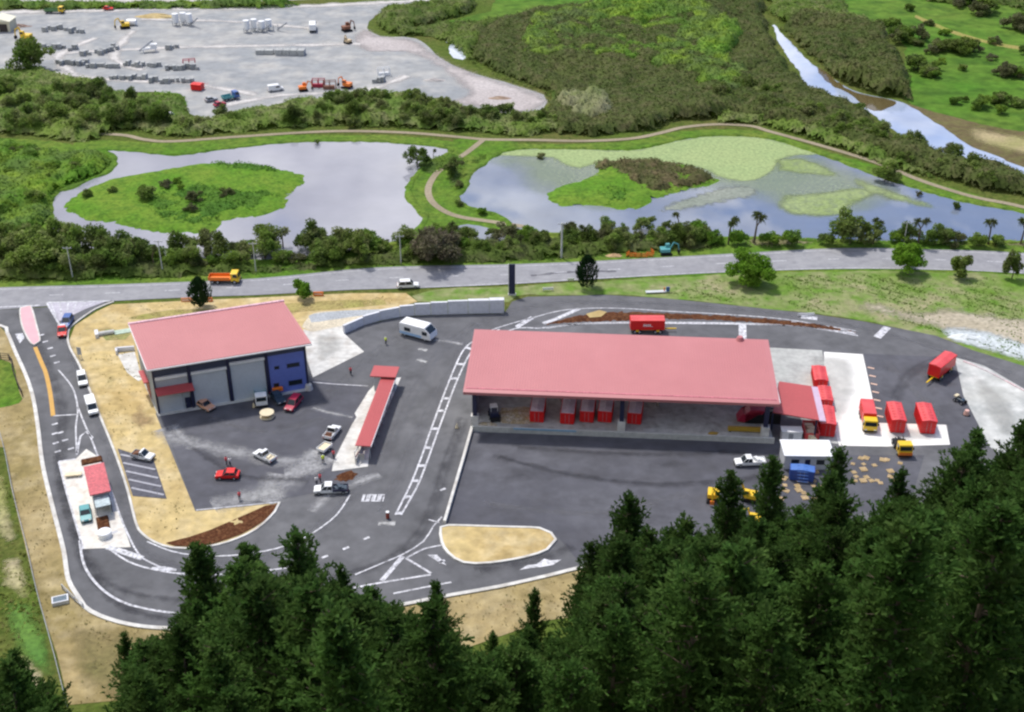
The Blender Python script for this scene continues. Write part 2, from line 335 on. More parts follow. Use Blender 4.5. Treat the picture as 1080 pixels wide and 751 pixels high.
sheet('wetland_grass', [(-120, 150), (0, 146), (60, 150), (88, 156), (120, 164), (110, 186), (75, 200), (55, 225), (48, 247), (0, 258), (-120, 262)], .02, M_GREEN, rough=1)
# shores of bright grass round the ponds
sheet('pond_bank', [(80, 150), (180, 150), (280, 143), (420, 143), (485, 150), (560, 152), (660, 149), (720, 138), (800, 138), (860, 156), (940, 180), (1090, 222), (1200, 250), (1200, 290), (1000, 292), (540, 294), (0, 300), (-80, 300), (-80, 262), (40, 250), (45, 225), (100, 185)], .03, M_GREEN, rough=.6)
strip('road_verge', [(-200, 300), (0, 298), (127, 294), (270, 288), (397, 276.5), (540, 273.5), (641, 269), (768, 261), (886, 256), (962, 257), (1078, 260), (1300, 275)], 9, .05, .05, M_GREEN)
LPOND = [(86, 160), (115, 158), (150, 160), (185, 163), (228, 158), (270, 153), (320, 149), (380, 148.5), (430, 151), (468, 155), (476, 159), (466, 167), (448, 176), (437, 188), (431, 200), (433, 210), (442, 221), (449, 230), (440, 243), (420, 256), (360, 268), (290, 275), (200, 274), (150, 270), (100, 266), (65, 257), (50, 247), (52, 230), (56, 205), (75, 198), (97, 188), (109, 184), (120, 173), (116, 163), (105, 160), (90, 163)]
RPOND = [(495, 182), (505, 176), (521, 164.5), (540, 157.5), (590, 156), (661, 157.5), (692, 152.5), (717, 147), (755, 142.5), (810, 145.5), (848, 156.5), (886, 169.5), (924, 185), (944, 191), (987, 204), (1030, 215), (1078, 223.5), (1180, 250), (1180, 262), (1080, 256), (1000, 256), (900, 255), (810, 252), (700, 250), (600, 248), (545, 243), (535, 234), (520, 226), (505, 223), (487, 216), (481, 209), (490, 196)]
M_LW = water('pond_water', (.32, .32, .36), .04, 1.7, .015, (.27, .275, .32))
M_RW = water('clear_pond_water', (.20, .225, .27), .02, 2.3, .004, (.15, .19, .28))
M_RIV = water('river_water', (.52, .57, .66), .02, 2.5, .004, (.30, .38, .56))
sheet('pond', LPOND, .06, M_LW, rough=.5)
sheet('lagoon', RPOND, .06, M_RW, rough=.4)
sheet('inlet', [(484, 238), (505, 238), (523, 244), (540, 252), (520, 258), (495, 252)], .055, M_RW, rough=.4)
RIVER = [(815, 27), (825, 51), (843, 76), (847, 89), (881, 101), (911, 114), (931, 129), (959, 149), (972, 157), (1012, 167), (1043, 176), (1080, 186), (1200, 215), (1200, 205), (1080, 176), (1053, 165), (1020, 152), (987, 129), (962, 113), (945, 106), (905, 97), (880, 84), (860, 70), (843, 54), (823, 33), (817, 26)]
sheet('river', RIVER, .06, M_RIV, rough=.5)
M_MUD_REFL = water('mud_and_tree_reflection', (.085, .065, .03), .08, 1.5, .01, (.12, .09, .04))
sheet('muddy_shallow', [(862, 71), (872, 76), (882, 86), (905, 98), (944, 107), (936, 114), (922, 117), (908, 109), (893, 97), (880, 92), (868, 82)], .07, M_MUD_REFL, rough=.6)  # brown sheet: mud plus the grove's dark reflection painted onto the river
sheet('creek', [(474, 47), (482, 44), (493, 48), (494, 58), (488, 63), (479, 61), (474, 54)], .06, M_RIV, rough=.4)
sheet('creek', [(470, 42), (495, 41), (498, 36), (507, 33), (512, 38), (500, 43), (480, 46), (470, 45)], .05, M_RIV, rough=.4)
LISLE = [(67, 220.5), (76, 208), (101, 195), (119, 188.6), (152, 182.5), (182, 177.5), (215, 172), (268, 175), (295, 178.5), (320, 184.5), (326, 191), (313, 199), (303, 211), (305, 218), (291, 223), (270, 230), (242, 232), (228, 243), (220, 247.5), (195, 245.5), (177, 246.5), (152, 244), (121, 236.5), (94, 233.5), (78, 227)]
RISLE = [(577, 204), (586, 198), (616, 189), (632, 180), (625, 172), (641, 172), (666, 170), (697, 171), (730, 175), (750, 185), (760, 190), (755, 195), (732, 199), (705, 206.6), (689, 213), (672, 222), (649, 221), (626, 217), (590, 219), (578, 212)]
def mound(name, px, h, m, cell=1.6, seed=1, rough=.25, kind='structure', fall=3.5):
    poly = smooth(W(px), True, 3); P = np.array(poly); x0, y0 = P.min(0)-cell; x1, y1 = P.max(0)+cell
    xs = np.arange(x0, x1, cell); ys = np.arange(y0, y1, cell); X, Y = np.meshgrid(xs, ys); rg = np.random.default_rng(seed)
    X = X+rg.uniform(-.3, .3, X.shape)*cell; Y = Y+rg.uniform(-.3, .3, Y.shape)*cell
    ins = inpoly(X, Y, poly); d = edist(X, Y, poly)*np.where(ins, 1, -1)
    d = d+rg.normal(0, .25, d.shape); Z = h*np.clip(d/fall, -.3, 1)+rough*rg.uniform(-1, 1, X.shape)*(d > 1)
    ok = d > -cell*.9; nx = len(xs); idx = -np.ones(X.size, int); sel = np.where(ok.ravel())[0]; idx[sel] = np.arange(len(sel))
    V = np.stack([X, Y, Z], -1).reshape(-1, 3)[sel]; fs = []
    okf = ok[:-1, :-1] & ok[1:, :-1] & ok[:-1, 1:] & ok[1:, 1:]
    for j, i in zip(*np.where(okf)): fs.append((idx[j*nx+i], idx[j*nx+i+1], idx[(j+1)*nx+i+1], idx[(j+1)*nx+i]))
    o = mesh_obj(name, V, fs, m, smooth=True); tag(o, kind=kind); return o
M_ISLE = mat('island_grass', [(.09, .21, .018), (.15, .23, .03), (.07, .15, .018)], (.08, .5), .95, (.5, .3), .1)
mound('island', LISLE, .8, M_ISLE, seed=2)
mound('island', RISLE, .8, M_ISLE, seed=3)
# banks of the ponds and river: low rough grass shoulders
for nm, pl, cl in (('pond_shore', LPOND, True), ('lagoon_shore', RPOND, True)):
    strip(nm, pl, 2.4, .02, .45, M_GREEN, mound=True, closed=True)
# duckweed
M_WEED = soft_mat('duckweed', [(.30, .37, .16), (.27, .35, .15)], .45, .3, .10)
M_WEED2 = soft_mat('water_weed', [(.22, .29, .10), (.27, .33, .15), (.17, .21, .12)], -.0, .3, .16) if 0 else soft_mat('water_weed', [(.22, .29, .10), (.27, .33, .15), (.17, .21, .12)], .22, .2, .25)
M_WEED3 = soft_mat('sparse_water_weed', [(.19, .22, .18), (.26, .28, .24)], -.08, .14, .5)
weed = [(521, 165), (540, 158), (590, 156.5), (661, 158), (692, 153), (717, 147.5), (755, 143), (810, 146), (845, 156), (868, 164), (845, 164), (824, 169), (818, 179), (800, 190), (786, 192), (770, 190), (757, 187), (745, 180), (720, 174), (690, 172), (650, 172), (628, 174), (611, 178.5), (596, 174.7), (583, 167), (565, 166), (540, 165)]
tag(soft_sheet('thin_duckweed', [(505, 172), (540, 158), (661, 157), (755, 143), (810, 146), (870, 164), (925, 187), (960, 205), (920, 225), (850, 232), (800, 215), (760, 205), (715, 205), (640, 226), (560, 205), (530, 180)], .07, soft_mat('thin_duckweed_film', [(.26, .32, .18), (.30, .35, .22)], .18, .35, .08, .5), 14, 2), 'faint pale green film thinning out over the middle of the lagoon', 'duckweed')
tag(soft_sheet('duckweed', weed, .08, M_WEED, 5), 'pale green duckweed film spread over the north of the lagoon', 'duckweed')
tag(soft_sheet('water_weed', [(815, 168), (830, 165), (860, 170), (885, 182), (893, 188), (870, 187), (840, 184), (820, 181)], .09, M_WEED2, 6), 'small patch of green weed floating on blue lagoon water', 'water weed')
tag(soft_sheet('water_weed', [(816, 213), (825, 205), (855, 203), (880, 200), (900, 196), (930, 200), (925, 208), (905, 216), (890, 228), (860, 230), (825, 226)], .09, M_WEED2, 6), 'large patch of green weed floating near the lagoon south shore', 'water weed')
tag(soft_sheet('water_weed', [(900, 186), (940, 200), (985, 215), (998, 222), (975, 220), (940, 212), (905, 200)], .10, M_WEED2, 6), 'thin streak of weed trailing over the blue lagoon', 'water weed')
tag(soft_sheet('water_weed', [(682, 225), (695, 213), (725, 203), (760, 193), (790, 192), (812, 200), (805, 212), (780, 215), (750, 222), (710, 228)], .09, M_WEED3, 6), 'sparse grey weed dotted over water beside the shrubby island', 'water weed')
# gravel yard
sheet('gravel_yard', [(-150, 8), (0, 12), (155, 9), (280, 6), (430, 0), (500, -25), (520, -10), (460, 4), (430, 8), (396, 16), (389, 29), (402, 38), (438, 41), (470, 64), (500, 77), (540, 89), (574, 100), (579, 108), (562, 119), (530, 120), (510, 116), (470, 108), (440, 103), (380, 100), (330, 104), (270, 114), (215, 126), (200, 120), (190, 99), (120, 97), (108, 86), (60, 80), (50, 74), (-150, 78)], .04, M_GRAVEL, rough=.8, step=4)
M_PG = soft_mat('worn_pale_gravel', [(.46, .42, .41), (.38, .34, .33)], .25, .25, .15)
soft_sheet('gravel_yard_edge', [(389, 29), (400, 37), (438, 42), (470, 62), (500, 76), (540, 88), (575, 100), (580, 108), (562, 119), (530, 120), (505, 114), (470, 108), (490, 100), (480, 88), (455, 68), (425, 56), (385, 55), (370, 40)], .06, M_PG, 9, 2, kind='structure')
for k, pl in enumerate(([(0, 13), (155, 10), (280, 8), (430, 1), (470, -3)], [(60, 56), (180, 50), (290, 48), (380, 46)], [(55, 76), (120, 84), (200, 88), (270, 100)], [(100, 40), (60, 60), (80, 78)], [(140, 32), (120, 60), (150, 74)], [(430, 80), (380, 96), (300, 100), (230, 112)], [(150, 20), (250, 23), (330, 30)])):
    strip('worn_track', pl, 9 if k == 0 else 6, .08+.01*k, .08+.01*k, patchy('track_dust', [(.58, .55, .53), (.50, .48, .46)], .30, .18, .12, .9, usev=True))
strip('far_road', [(-150, -6), (0, 1), (155, 1), (300, -2), (520, -12)], 7, .05, .05, M_PALEGRAVEL)
# gravel path round the ponds
strip('path', [(60, 140), (126, 142), (152, 147), (182, 149), (253, 144), (346, 138.5), (422, 139.5), (485, 144.5), (513, 147), (560, 147.5), (616, 148.5), (666, 146), (697, 140), (722, 134), (758, 131), (793, 133), (810, 138), (861, 152), (911, 167), (942, 178), (972, 190.5), (1025, 207), (1078, 218), (1200, 250)], 1.9, .12, .12, M_PATH)
sheet('causeway', [(484, 146), (476, 160), (462, 172), (448, 177), (437, 190), (432, 203), (434, 212), (444, 221), (452, 232), (470, 236), (500, 234), (530, 240), (545, 240), (530, 230), (505, 223), (486, 217), (480, 208), (492, 195), (497, 182), (515, 168), (528, 158), (545, 150)], .07, M_GREEN, rough=.5)
strip('path', [(510, 147), (492, 161), (475, 172), (461, 182), (452, 197), (454, 210), (466, 221), (485, 228.5), (521, 234), (560, 240)], 1.8, .13, .13, M_PATH)
# ------------------------------------------------------------------ roads
N_EDGE = [(-200, 312), (0, 303.5), (127, 300), (270, 294), (397, 282.5), (540, 279), (641, 275), (768, 268), (886, 262), (962, 263), (1078, 267), (1300, 285)]
S_EDGE = [(1300, 310), (1078, 289), (987, 285), (886, 284), (768, 287.6), (641, 294), (540, 300), (447, 304), (371, 306), (270, 311.6), (222, 313), (116, 318), (40, 324), (0, 327), (-200, 340)]
def lane(a, step=6): return smooth(W(a), False, step)
sheet('main_road', None, .10, M_ROAD, sm=False, world=lane(N_EDGE)+lane(S_EDGE))
strip('edge_line', [(x, y+1.6) for x, y in N_EDGE], .18, .115, .115, M_PAINT)
strip('edge_line', [(x, y-1.2) for x, y in S_EDGE[1:8]], .18, .115, .115, M_PAINT)
mb = MB()
mid = smooth(W([(-200, 325), (0, 314), (127, 309), (270, 302.5), (397, 294), (540, 290), (641, 285), (768, 278), (886, 273.5), (962, 274), (1078, 278), (1300, 297)]), False, 3)
for i in range(0, len(mid)-2, 4): strip_geo(mb, mid[i:i+2], .22, .12, .12)
tag(mb.build('centre_line', [M_PAINT]), kind='structure')
tag(strip('tar_patch', [(560, 291), (600, 287), (650, 286)], 2, .118, .118, patchy('fresh_tar', [(.12, .12, .14), (.15, .15, .17)], .38, .1, .4, .9, usev=True)), kind='structure')
# verges south of the road
sheet('verge', [(452, 306), (540, 302), (641, 296), (768, 290), (886, 286), (987, 287), (1078, 291), (1300, 312), (1300, 460), (1080, 386), (1025, 369), (987, 354), (911, 339), (850, 329), (810, 326), (760, 320), (700, 314), (640, 311), (545, 312), (536, 318), (440, 318)], .04, M_VERGE, rough=.5)
soft_sheet('bare_earth', [(905, 310), (960, 322), (1000, 318), (1040, 326), (1090, 334), (1200, 380), (1200, 430), (1080, 385), (1030, 369), (985, 353), (940, 340), (890, 330)], .06, soft_mat('bare_clay', [(.46, .41, .32), (.38, .33, .24)], .0, .18, .2), 8, kind='structure')
soft_sheet('gravel_heap_ground', [(985, 347), (1015, 343), (1050, 350), (1085, 362), (1120, 395), (1080, 384), (1040, 372), (1000, 361)], .07, soft_mat('white_gravel', [(.56, .60, .60), (.44, .48, .5)], .1, .2, .35), 4, .8, kind='structure')
sheet('dry_verge', [(118, 321), (222, 316), (270, 314), (371, 309), (428, 309), (440, 318), (420, 324), (384, 334), (363, 345), (330, 352), (300, 352), (180, 440), (206, 538), (295, 529), (291, 540), (270, 558), (240, 571), (210, 577), (180, 577), (160, 571), (146, 560), (134, 515), (121, 477), (106, 440), (95, 412), (84, 386), (72, 362), (80, 343), (102, 328)], .05, M_STRAW, sm=False, rough=.2)
sheet('grass_strip', [(135, 336), (180, 327), (240, 325), (330, 318), (405, 316), (408, 321), (330, 328), (240, 334), (190, 336)], .07, patchy('dry_green_grass', [(.30, .28, .08), (.38, .30, .12)], .42, .12, .3, .9))
sheet('clay_path', [(330, 331), (350, 328), (400, 326), (430, 322), (432, 325), (390, 333), (355, 346), (330, 350), (318, 345)], .08, mat('pale_clay', [(.62, .55, .42), (.50, .44, .34)], (.2, 1), .95), rough=.2)
sheet('drain_channel', [(325, 333), (345, 329), (405, 326), (400, 330), (350, 337), (328, 340)], .09, mat('drain_grey', [(.40, .42, .44), (.34, .36, .38)], (.2, 1), .95), rough=.2)
sheet('dry_verge', [(-200, 344), (0, 344), (7, 352), (16, 374), (27, 398), (34, 420), (39, 450), (45, 490), (55, 537), (66, 580), (71, 611), (81, 630), (90, 642), (106, 652), (137, 661), (176, 665), (250, 666), (340, 657), (420, 641), (473, 630.5), (526, 621), (580, 609), (660, 592), (760, 575), (760, 640), (610, 650), (575, 655), (500, 680), (440, 700), (330, 735), (200, 735), (130, 738), (72, 744), (60, 690), (42, 640), (28, 580), (12, 515), (4, 472), (-60, 470), (-200, 470)], .05, M_DRY, sm=False, rough=.25)
soft_sheet('short_grass', [(2, 632), (25, 632), (42, 642), (56, 690), (62, 724), (35, 708), (12, 685)], .06, soft_mat('short_green', [(.07, .19, .03), (.10, .20, .03)], .2, .25, .3), 4, .8, kind='structure')
# ------------------------------------------------------------------ site asphalt
site = [(-60, 328), (0, 327), (40, 324.5), (116, 318.5), (101, 326.5), (78, 342.5), (72, 350), (73, 365), (84, 386), (95, 412.5), (106, 440), (121, 477), (134, 515), (143.5, 552), (150, 563), (163, 572), (182, 578), (210, 578), (240, 572), (270, 558.5), (290, 540), (295, 530), (206, 539), (164, 436), (320, 360), (330, 398), (384, 371), (363, 352), (384, 343), (422, 334.5), (472, 332), (532, 331), (540, 318), (556, 313), (640, 311), (700, 314.5), (760, 320.5), (810, 326), (850, 330), (911, 339), (987, 354), (1025, 369), (1080, 386), (1200, 440), (1200, 520), (1080, 520), (1000, 548), (900, 562), (800, 572), (700, 585), (612, 599), (580, 607), (526.5, 619), (473, 628.5), (420, 639), (340, 655), (250, 664), (176, 663), (154, 661.6), (137, 659), (106, 650), (89, 640), (82, 629), (72, 611), (67, 580), (56, 537), (45, 490), (40, 450), (35, 420), (28, 398), (17, 373), (7.5, 351), (0, 343.5), (-60, 344)]
sheet('site_road', site, .10, M_ASPH, sm=False)
sheet('yard', [(169, 438), (205, 536), (290, 528), (372, 512), (352, 480), (395, 410), (330, 400), (323, 412)], .115, M_ASPHNEW, sm=False)
sheet('lower_yard', [(500, 456), (812, 466), (880, 480), (975, 480), (960, 530), (900, 543), (700, 575), (610, 592), (588, 566), (570, 558), (527, 556), (472, 554), (489, 485)], .115, M_ASPHNEW, sm=False)
sheet('east_yard', [(911, 373), (1005, 377), (1017, 417), (1044, 471), (1000, 480), (1000, 448), (926, 446)], .115, M_ASPHNEW, sm=False)
sheet('car_park', [(124, 473), (162, 485), (176, 526), (140, 523)], .10, mat('car_park_surface', [(.085, .085, .105), (.11, .11, .13)], (.1, .5), .9), sm=False)
# dust swirls
M_DUST = patchy('pale_dust', [(.38, .38, .39), (.33, .33, .34)], .32, .2, .3, .9, usev=True, amax=.8)
for k, pl in enumerate(([(170, 452), (182, 462), (215, 470), (255, 478), (290, 485), (318, 484), (335, 476)], [(183, 448), (192, 462), (205, 468)], [(225, 535), (262, 522), (285, 512), (296, 500)], [(325, 480), (320, 495), (300, 512), (280, 530)], [(330, 430), (350, 436), (372, 440)], [(330, 540), (350, 520), (400, 500)], [(446, 357), (470, 360), (488, 363)], [(300, 500), (330, 495), (350, 484)])):
    strip('dust', pl, (5, 3, 7, 7, 1.6, 3, 1.5, 5)[k], .125+.003*k, .125+.003*k, M_DUST)
soft_sheet('dust_patch', [(245, 530), (262, 515), (290, 508), (305, 515), (300, 528), (270, 531)], .15, soft_mat('chalk_dust', [(.44, .44, .44), (.38, .38, .38)], .1, .3, .3, .85), 4, .7, kind='structure')
for k, pl in enumerate(([(440, 379), (450, 382)], [(441, 368), (450, 370)], [(399, 552), (417, 552)])):
    strip('paint_scuff', pl, 1.6, .15+.003*k, .15+.003*k, patchy('scuffed_white', [(.5, .5, .5), (.42, .42, .42)], .28, .2, .6, .9, usev=True))
M_TYRE = patchy('tyre_marks', [(.055, .055, .065), (.07, .07, .08)], .36, .2, .35, .9, usev=True, amax=.32)
M_WORN = patchy('worn_lane', [(.20, .20, .22), (.17, .17, .185)], .36, .2, .2, .9, usev=True, amax=.32)
for k, pl in enumerate(([(20, 330), (45, 380), (62, 430), (60, 500), (75, 560), (90, 600), (130, 640), (200, 655)], [(50, 330), (84, 395), (100, 440), (122, 500), (135, 555), (165, 590), (220, 595), (290, 580), (350, 540), (395, 490), (430, 420), (460, 370), (500, 340)], [(60, 480), (78, 560), (110, 612), (170, 630), (260, 625), (380, 600), (440, 560), (470, 480), (486, 440)], [(400, 540), (440, 450), (470, 395), (500, 345), (560, 322), (660, 318), (800, 328), (920, 348), (1060, 392)], [(520, 480), (600, 500), (700, 510), (820, 500)], [(510, 530), (620, 540), (720, 520)], [(540, 470), (660, 478), (780, 476)], [(220, 440), (280, 455), (340, 440)], [(200, 470), (250, 500), (320, 505)], [(930, 380), (960, 410), (990, 440)], [(1000, 372), (960, 390), (940, 420)], [(440, 345), (400, 365), (360, 400), (310, 440)], [(500, 600), (560, 590), (600, 575)])):
    for dz, off in ((0, 0), (1, 6)):
        strip('tyre_track', [(x+off, y+off*.3) for x, y in pl], 2.6 if off else 2.0, .127+.002*k+.001*dz, .127+.002*k+.001*dz, M_WORN if (k+off) % 2 else M_TYRE)
for k, (px_, py_, w_, h_) in enumerate(((300, 450, 14, 6), (560, 500, 40, 12), (700, 490, 30, 9), (430, 400, 10, 8), (150, 620, 24, 8), (450, 580, 16, 6), (250, 455, 18, 6), (640, 545, 30, 9), (980, 400, 14, 8), (230, 515, 12, 5))):
    soft_sheet('oil_stain', [(px_+w_*math.cos(a)*(1+.25*math.sin(3*a+k)), py_+h_*math.sin(a)) for a in np.linspace(0, 6.28, 13)[:-1]], .153+.0007*k, soft_mat('old_stain', [(.06, .06, .072), (.08, .08, .09)], -.1, .3, .3, .3), 3, .9, kind='structure')
# concrete pads
sheet('concrete_pad', [(320, 347), (330, 350), (361, 343.6), (363.5, 352), (384, 371), (330, 398), (324, 380)], .14, M_CONCW, sm=False)
sheet('concrete_pad', [(869, 371), (910, 373.6), (926, 446), (998, 448), (1002, 469), (935, 471), (885, 470), (870, 420)], .14, mat('new_concrete', [(.74, .73, .70), (.80, .79, .76)], (.08, .4), .85, (.5, .07)), sm=False)
sheet('concrete_pad', [(800, 366), (867, 369.5), (884, 468), (850, 466), (840, 420), (812, 405)], .13, mat('grey_concrete', [(.40, .41, .39), (.48, .48, .46), (.33, .33, .32)], (.1, .4), .85, (.5, .14)), sm=False)
sheet('concrete_apron', [(1007, 377), (1037, 385), (1080, 410), (1200, 470), (1200, 520), (1075, 500), (1044, 471), (1016, 417)], .13, mat('stained_concrete', [(.50, .50, .47), (.32, .34, .34), (.62, .62, .60)], (.07, .2), .9, (.5, .12)), sm=False)
for k, pl in enumerate(([(845, 375), (868, 372), (905, 378), (912, 410), (900, 440), (875, 455), (860, 420)], [(930, 448), (995, 450), (1000, 468), (935, 470)], [(1015, 385), (1045, 400), (1078, 430), (1075, 470), (1048, 460), (1025, 420)], [(325, 352), (360, 350), (372, 368), (335, 388)], [(360, 470), (375, 455), (380, 480), (362, 492)])):
    soft_sheet('pad_stain', pl, .165+.002*k, soft_mat('grimy_concrete', [(.33, .33, .32), (.40, .39, .36)], -.25, .3, .22, .4), 3, .8, kind='structure')
for k, (px_, py_, w_, h_) in enumerate(((150, 440, 22, 18), (115, 400, 12, 18), (170, 500, 10, 22), (110, 350, 20, 8), (300, 330, 25, 6), (180, 560, 20, 7), (520, 575, 30, 8), (100, 700, 25, 25), (60, 600, 10, 20), (130, 690, 30, 12), (540, 640, 40, 8), (40, 520, 9, 30), (220, 545, 15, 6))):
    soft_sheet('weedy_patch', [(px_+w_*math.cos(a)*(1+.25*math.sin(3*a+k)), py_+h_*math.sin(a)) for a in np.linspace(0, 6.28, 13)[:-1]], .105+.0011*k, soft_mat('weedy_soil' if k % 2 else 'brown_soil', [(.22, .22, .09), (.30, .27, .12)] if k % 2 else [(.30, .20, .10), (.38, .28, .15)], -.12, .25, .35, .75), 4, .8, kind='structure')
soft_sheet('olive_patch', [(60, 660), (110, 655), (200, 668), (300, 665), (300, 720), (200, 740), (90, 742), (70, 700)], .125, soft_mat('olive_dry_grass', [(.19, .17, .06), (.26, .20, .09)], .0, .3, .25, .8), 5, .9, kind='structure')
for k, pl in enumerate(([(0, 590), (22, 585), (32, 610), (38, 650), (28, 640), (10, 625), (0, 620)], [(12, 690), (30, 690), (48, 705), (56, 730), (40, 745), (20, 735)], [(-10, 500), (6, 500), (14, 540), (20, 570), (5, 575), (-10, 560)])):
    soft_sheet('pale_clay_patch', pl, .13+.003*k, soft_mat('pale_clay_patch', [(.50, .42, .28), (.34, .34, .12)], .05, .25, .5, .9), 2.5, .7, kind='structure')
# painted markings
z = .16
def line(px, w=.3, sm_=True, nm='painted_line', m=None): return strip(nm, px, w, z, z, m or M_PAINT, sm=sm_)
K = [(527, 347), (501, 359), (489, 369), (479, 389), (469, 414), (452, 460), (446.5, 476.6), (433, 511), (417, 543)]
K2 = [(535, 350), (508, 361), (497, 371), (487, 390), (477, 414), (460, 460), (454, 477), (441, 511), (423, 543)]
line(K, .35); line(K2, .35)
mb = MB()
for a, b in zip([(491, 367), (481, 385), (475, 400), (466, 421), (461, 434), (454, 453), (447, 473), (440, 492), (434, 508), (426, 525), (418, 542)], [(501, 370), (490, 385), (482, 400), (474, 421), (468, 434), (462, 453), (454, 473), (448, 492), (441, 508), (433, 525), (424, 542)]):
    strip_geo(mb, W([a, b]), .8, z+.02, z+.02)
tag(mb.build('painted_bars', [M_PAINT]), kind='structure')
line([(508, 352), (530, 344), (562, 335), (592, 327.5), (625, 325), (662, 325.5), (700, 328), (764, 331.5), (830, 337), (903, 349)], .3)
line([(510, 360), (545, 346), (567, 346.3), (600, 342.6), (640, 341), (700, 341), (780, 342), (840, 344), (905, 352)], .4)
line([(545, 345), (562, 334.5)], 1.2, False); line([(573, 341), (585, 337), (611, 325.5)], 1.1, False); line([(783, 342.5), (783.5, 361)], 1.6, False)
line([(810, 338), (860, 341.5), (905, 352)], .3); line([(925, 356), (936, 345)], 1.6, False); line([(845, 334), (862, 336)], 1.6, False)
line([(61.5, 390), (76.5, 409), (82, 431), (80, 450), (81, 478)], .3); line([(82, 429), (90, 449), (96, 462), (104, 483), (119, 522), (129, 550), (142, 578), (149, 588), (169, 598)], .3)
line([(81, 480), (85, 460), (91, 455), (98, 462)], .4); line([(56, 438.6), (82, 437)], .35, False)
line([(84, 570), (89, 596.5), (104, 618), (125, 633), (149.5, 641), (188, 647), (230, 648), (300, 642), (374, 620), (454.5, 606)], .4)
line([(113, 577), (135, 592), (164, 601), (205, 606), (260, 604), (330, 595), (374.6, 606)][:6], .35)
strip('painted_wedge', [(113, 577), (130, 582), (150, 589)], 1.1, z+.01, z+.01, M_PAINT); strip('painted_wedge', [(160, 599), (173, 600), (186, 601)], 1.2, z+.01, z+.01, M_PAINT, taper=True)
line([(155, 571), (180, 581), (205, 585.5), (242, 586), (280, 581), (305, 574), (330, 562), (355, 543), (369, 522)], .3)
line([(374.6, 606), (406.6, 592.5), (425, 584.5), (446.6, 571), (457, 555), (466, 545)], .28); line([(402.6, 612.5), (425, 586.5)], .8, False); line([(428, 588.5), (454.5, 604.5)], .4, False)
line([(429, 588.5), (446.6, 579), (466, 575)], .35); line([(414.6, 626), (450, 619), (476, 614)], .35); line([(463, 551), (452, 548)], .3)
line([(207, 538), (294, 529.5)], .25, False); line([(330, 403), (352, 405), (388, 407)], .25)
mb = MB()
for x, y in ((386.6, 568.5), (365, 579), (342.7, 588), (44, 354), (48, 361), (53, 368), (56, 376), (60, 383), (58, 448), (58, 458), (64, 457), (59, 468), (69, 465), (61, 477), (75, 474), (121, 562), (467, 517), (466, 593)):
    q = G(x, y); strip_geo(mb, [(q[0]-.45, q[1]-.3), (q[0]+.45, q[1]+.3)], .5, z+.01, z+.01)
tag(mb.build('painted_dots', [M_PAINT]), kind='structure')
mb = MB()   # word painted across the lane: block letters
q = G(394, 526)
for i in range(4):
    x = q[0]-1.8+i*.95; strip_geo(mb, [(x, q[1]-1), (x+.15, q[1]+1)], .45, z+.01, z+.01); strip_geo(mb, [(x, q[1]+(.9 if i % 2 else -.9)), (x+.75, q[1]+(.9 if i % 2 else -.9))], .3, z+.014, z+.014)
    strip_geo(mb, [(x+.6, q[1]-1), (x+.72, q[1]+1)], .22, z+.012, z+.012)
tag(mb.build('painted_word', [M_PAINT]), kind='structure')
mb = MB()   # give-way triangles and arrow
for tri in ([(451, 586), (461, 586), (471, 597), (463, 594)], [(16, 353), (24, 352), (26, 357), (21, 363)]):
    w = W(tri); mb.add([(x, y, z+.01) for x, y in w], [(0, 1, 2, 3)])
w = W([(548, 602), (556, 597), (566, 596), (574, 590), (581, 592), (592, 591), (583, 597), (570, 599), (560, 600)]); mb.slab(w, z, z+.01)
tag(mb.build('painted_arrow', [M_PAINT]), kind='structure')
mb = MB()   # parking bay stripes
for k in range(5):
    a = (127+k*2.9, 480+k*8.8); b = (161+k*3, 487+k*8.9); strip_geo(mb, W([a, b]), .45, z, z)
tag(mb.build('bay_stripes', [mat('faded_stripe', [(.42, .42, .46), (.34, .34, .38)], (.5, 2), .8)]), kind='structure')
mb = MB()
for k in range(7): strip_geo(mb, W([(915+k*1.6, 388+k*8.5), (922+k*1.6, 389.5+k*8.5)]), .4, z, z)
tag(mb.build('bay_ticks', [flat('peach_paint', (.75, .5, .38), .6)]), kind='structure')
# hatched triangle at the junction
sheet('hatched_area', [(49, 319.5), (114, 317), (92, 325), (61, 339.5)], .125, mat('worn_hatching', [(.40, .38, .44), (.50, .48, .54)], (.5, 2), .8, (.5, .2)), sm=False)
line([(49, 319), (61, 339.5), (66, 347)], .4, False); line([(49, 319), (116, 317.5)], .5, False); line([(0, 324), (30, 322.5), (42, 322)], .5, False)
mb = MB()
for k in range(6): strip_geo(mb, W([(54+k*9, 320), (59+k*6, 334-k*2)]), .3, z, z)
tag(mb.build('hatch_bars', [M_PAINT]), kind='structure')
# coloured island at the entry, ochre median
mb = MB(); mb.slab(smooth(W([(22, 325), (32, 323), (39, 345), (42, 360), (36, 364), (30, 358), (23, 342)]), True, 1), .10, .24)
o = mb.build('traffic_island', [M_PINK]); tag(o, 'long pink surfaced traffic island with white edging in the site entry', 'traffic island')
strip('edging', [(22, 325), (32, 323), (39, 345), (42, 360), (36, 364), (30, 358), (23, 342)], .35, .10, .28, M_CONCW, closed=True).parent = o
del o.children[0]['kind']
line([(37, 366), (44, 383), (48.5, 394), (53, 415), (56, 438.6)], .8, nm='ochre_line', m=M_OCHRE)
